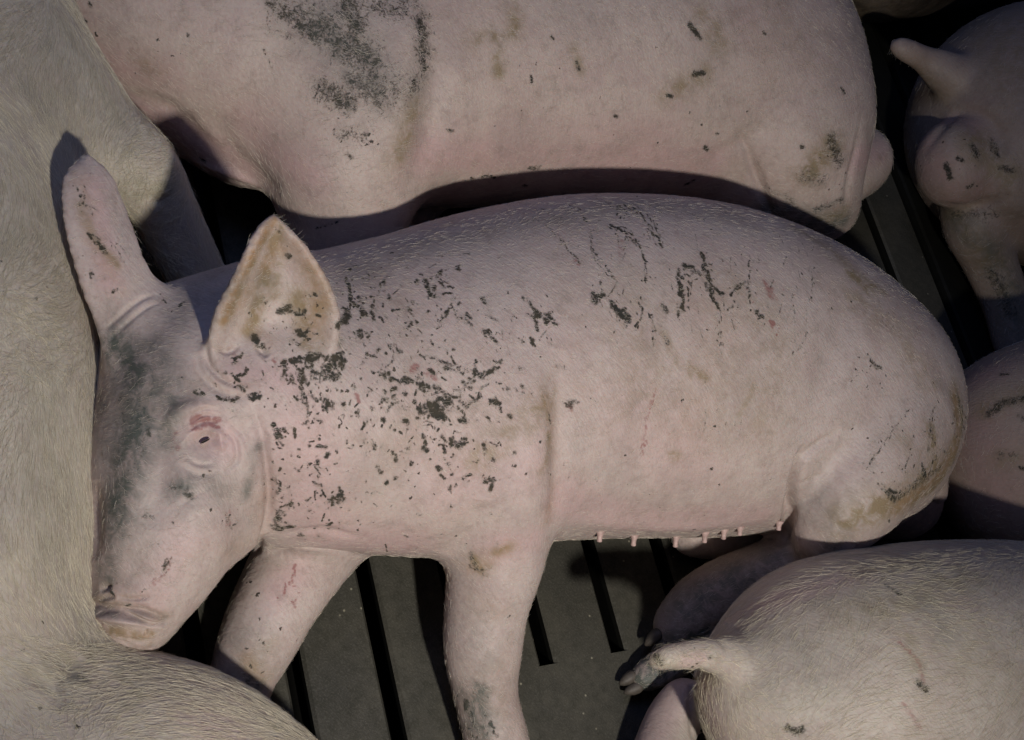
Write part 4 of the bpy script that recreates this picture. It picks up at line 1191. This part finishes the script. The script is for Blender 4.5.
# ------------------------------------------------------------------ parts of the main pig
for x, y, L in ((600, 541, .008), (634, 545, .0085), (676, 546, .009), (705, 542, .0085), (724, 539, .008), (740, 536, .007), (779, 531, .007)):
    q = mp.hit(x, y - 9)
    q = at(x, y - 9, .10) if q is None else q
    q = q - CY * .003
    teat(mp.obj, q, -CY * .95 + CX * (-.10), L, .0031)
e = mp.hit(205, 441)


def eyeball(parent, c, r, side):
    V, F = [], []
    n, mseg = 12, 18
    for i in range(n + 1):
        th = math.pi * i / n
        for j in range(mseg):
            ph = 2 * math.pi * j / mseg
            V.append(c + r * np.array([math.sin(th) * math.cos(ph), math.sin(th) * math.sin(ph), math.cos(th)]))
    for i in range(n):
        for j in range(mseg):
            F.append([i * mseg + j, (i + 1) * mseg + j, (i + 1) * mseg + (j + 1) % mseg, i * mseg + (j + 1) % mseg])
    return link_mesh('eye', V, F, M_EYE, parent)


vd = (CAM - e) / np.linalg.norm(CAM - e)
sl = mp.hit(212, 437) - mp.hit(199, 443); sl /= np.linalg.norm(sl)
eo = eyeball(mp.obj, np.zeros(3), 1.0, 1)
up_ = np.cross(vd, sl)
eo.matrix_world = Matrix([[sl[i] * .0048, up_[i] * .0012, vd[i] * .004, e[i] - vd[i] * .0028] for i in range(3)] + [[0, 0, 0, 1]])
hoof(mp.obj, at(660, 640, .035), at(640, 655, .02) - at(672, 628, .04), .016)
hoof(mp.obj, at(634, 682, .020), at(612, 692, .014) - at(640, 676, .020), .015)
hoof(mp.obj, at(506, 812, .024), at(508, 850, .015) - at(505, 785, .03), .022)
hoof(mp.obj, at(237, 722, .020), at(234, 745, .016) - at(238, 712, .02), .014)

H_PALE = hair_material('bristle_pale', (0.80, 0.74, 0.62), (0.55, 0.47, 0.38))
H_GOLD = hair_material('bristle_straw', (0.80, 0.74, 0.58), (0.50, 0.44, 0.31))
FA = BACK((20, 100), (0, 620)); FB = BACK((20, 660), (320, 760))
FN = BACK((60, 500), (60, 700)); FC = at(60, 640, .2) @ FN
grow_hair(mp, 26000, .008, BACK((200, 400), (900, 440)), H_PALE, radius=.00008, seed=2)
grow_hair(lp, 140000, .016, lambda q: (FA if q @ FN < FC else FB), H_GOLD, radius=.0001, seed=3, curl=.8, lift=.14)
grow_hair(rp, 50000, .015, BACK((1000, 640), (720, 720)), H_GOLD, radius=.0001, seed=5, curl=.5, lift=.09, mask=lambda c: c[:, 2] > .115)
grow_hair(tp, 30000, .011, BACK((200, 40), (820, 120)), H_PALE, radius=.0001, seed=6)
grow_hair(mr, 8000, .012, BACK((1024, 400), (960, 520)), H_PALE, radius=.0001, seed=8)
grow_hair(fr, 8000, .012, BACK((1024, 60), (940, 160)), H_PALE, radius=.0001, seed=9)
hoof(rp.obj, at(617, 918, .022), at(605, 950, .014) - at(622, 900, .03), .018)
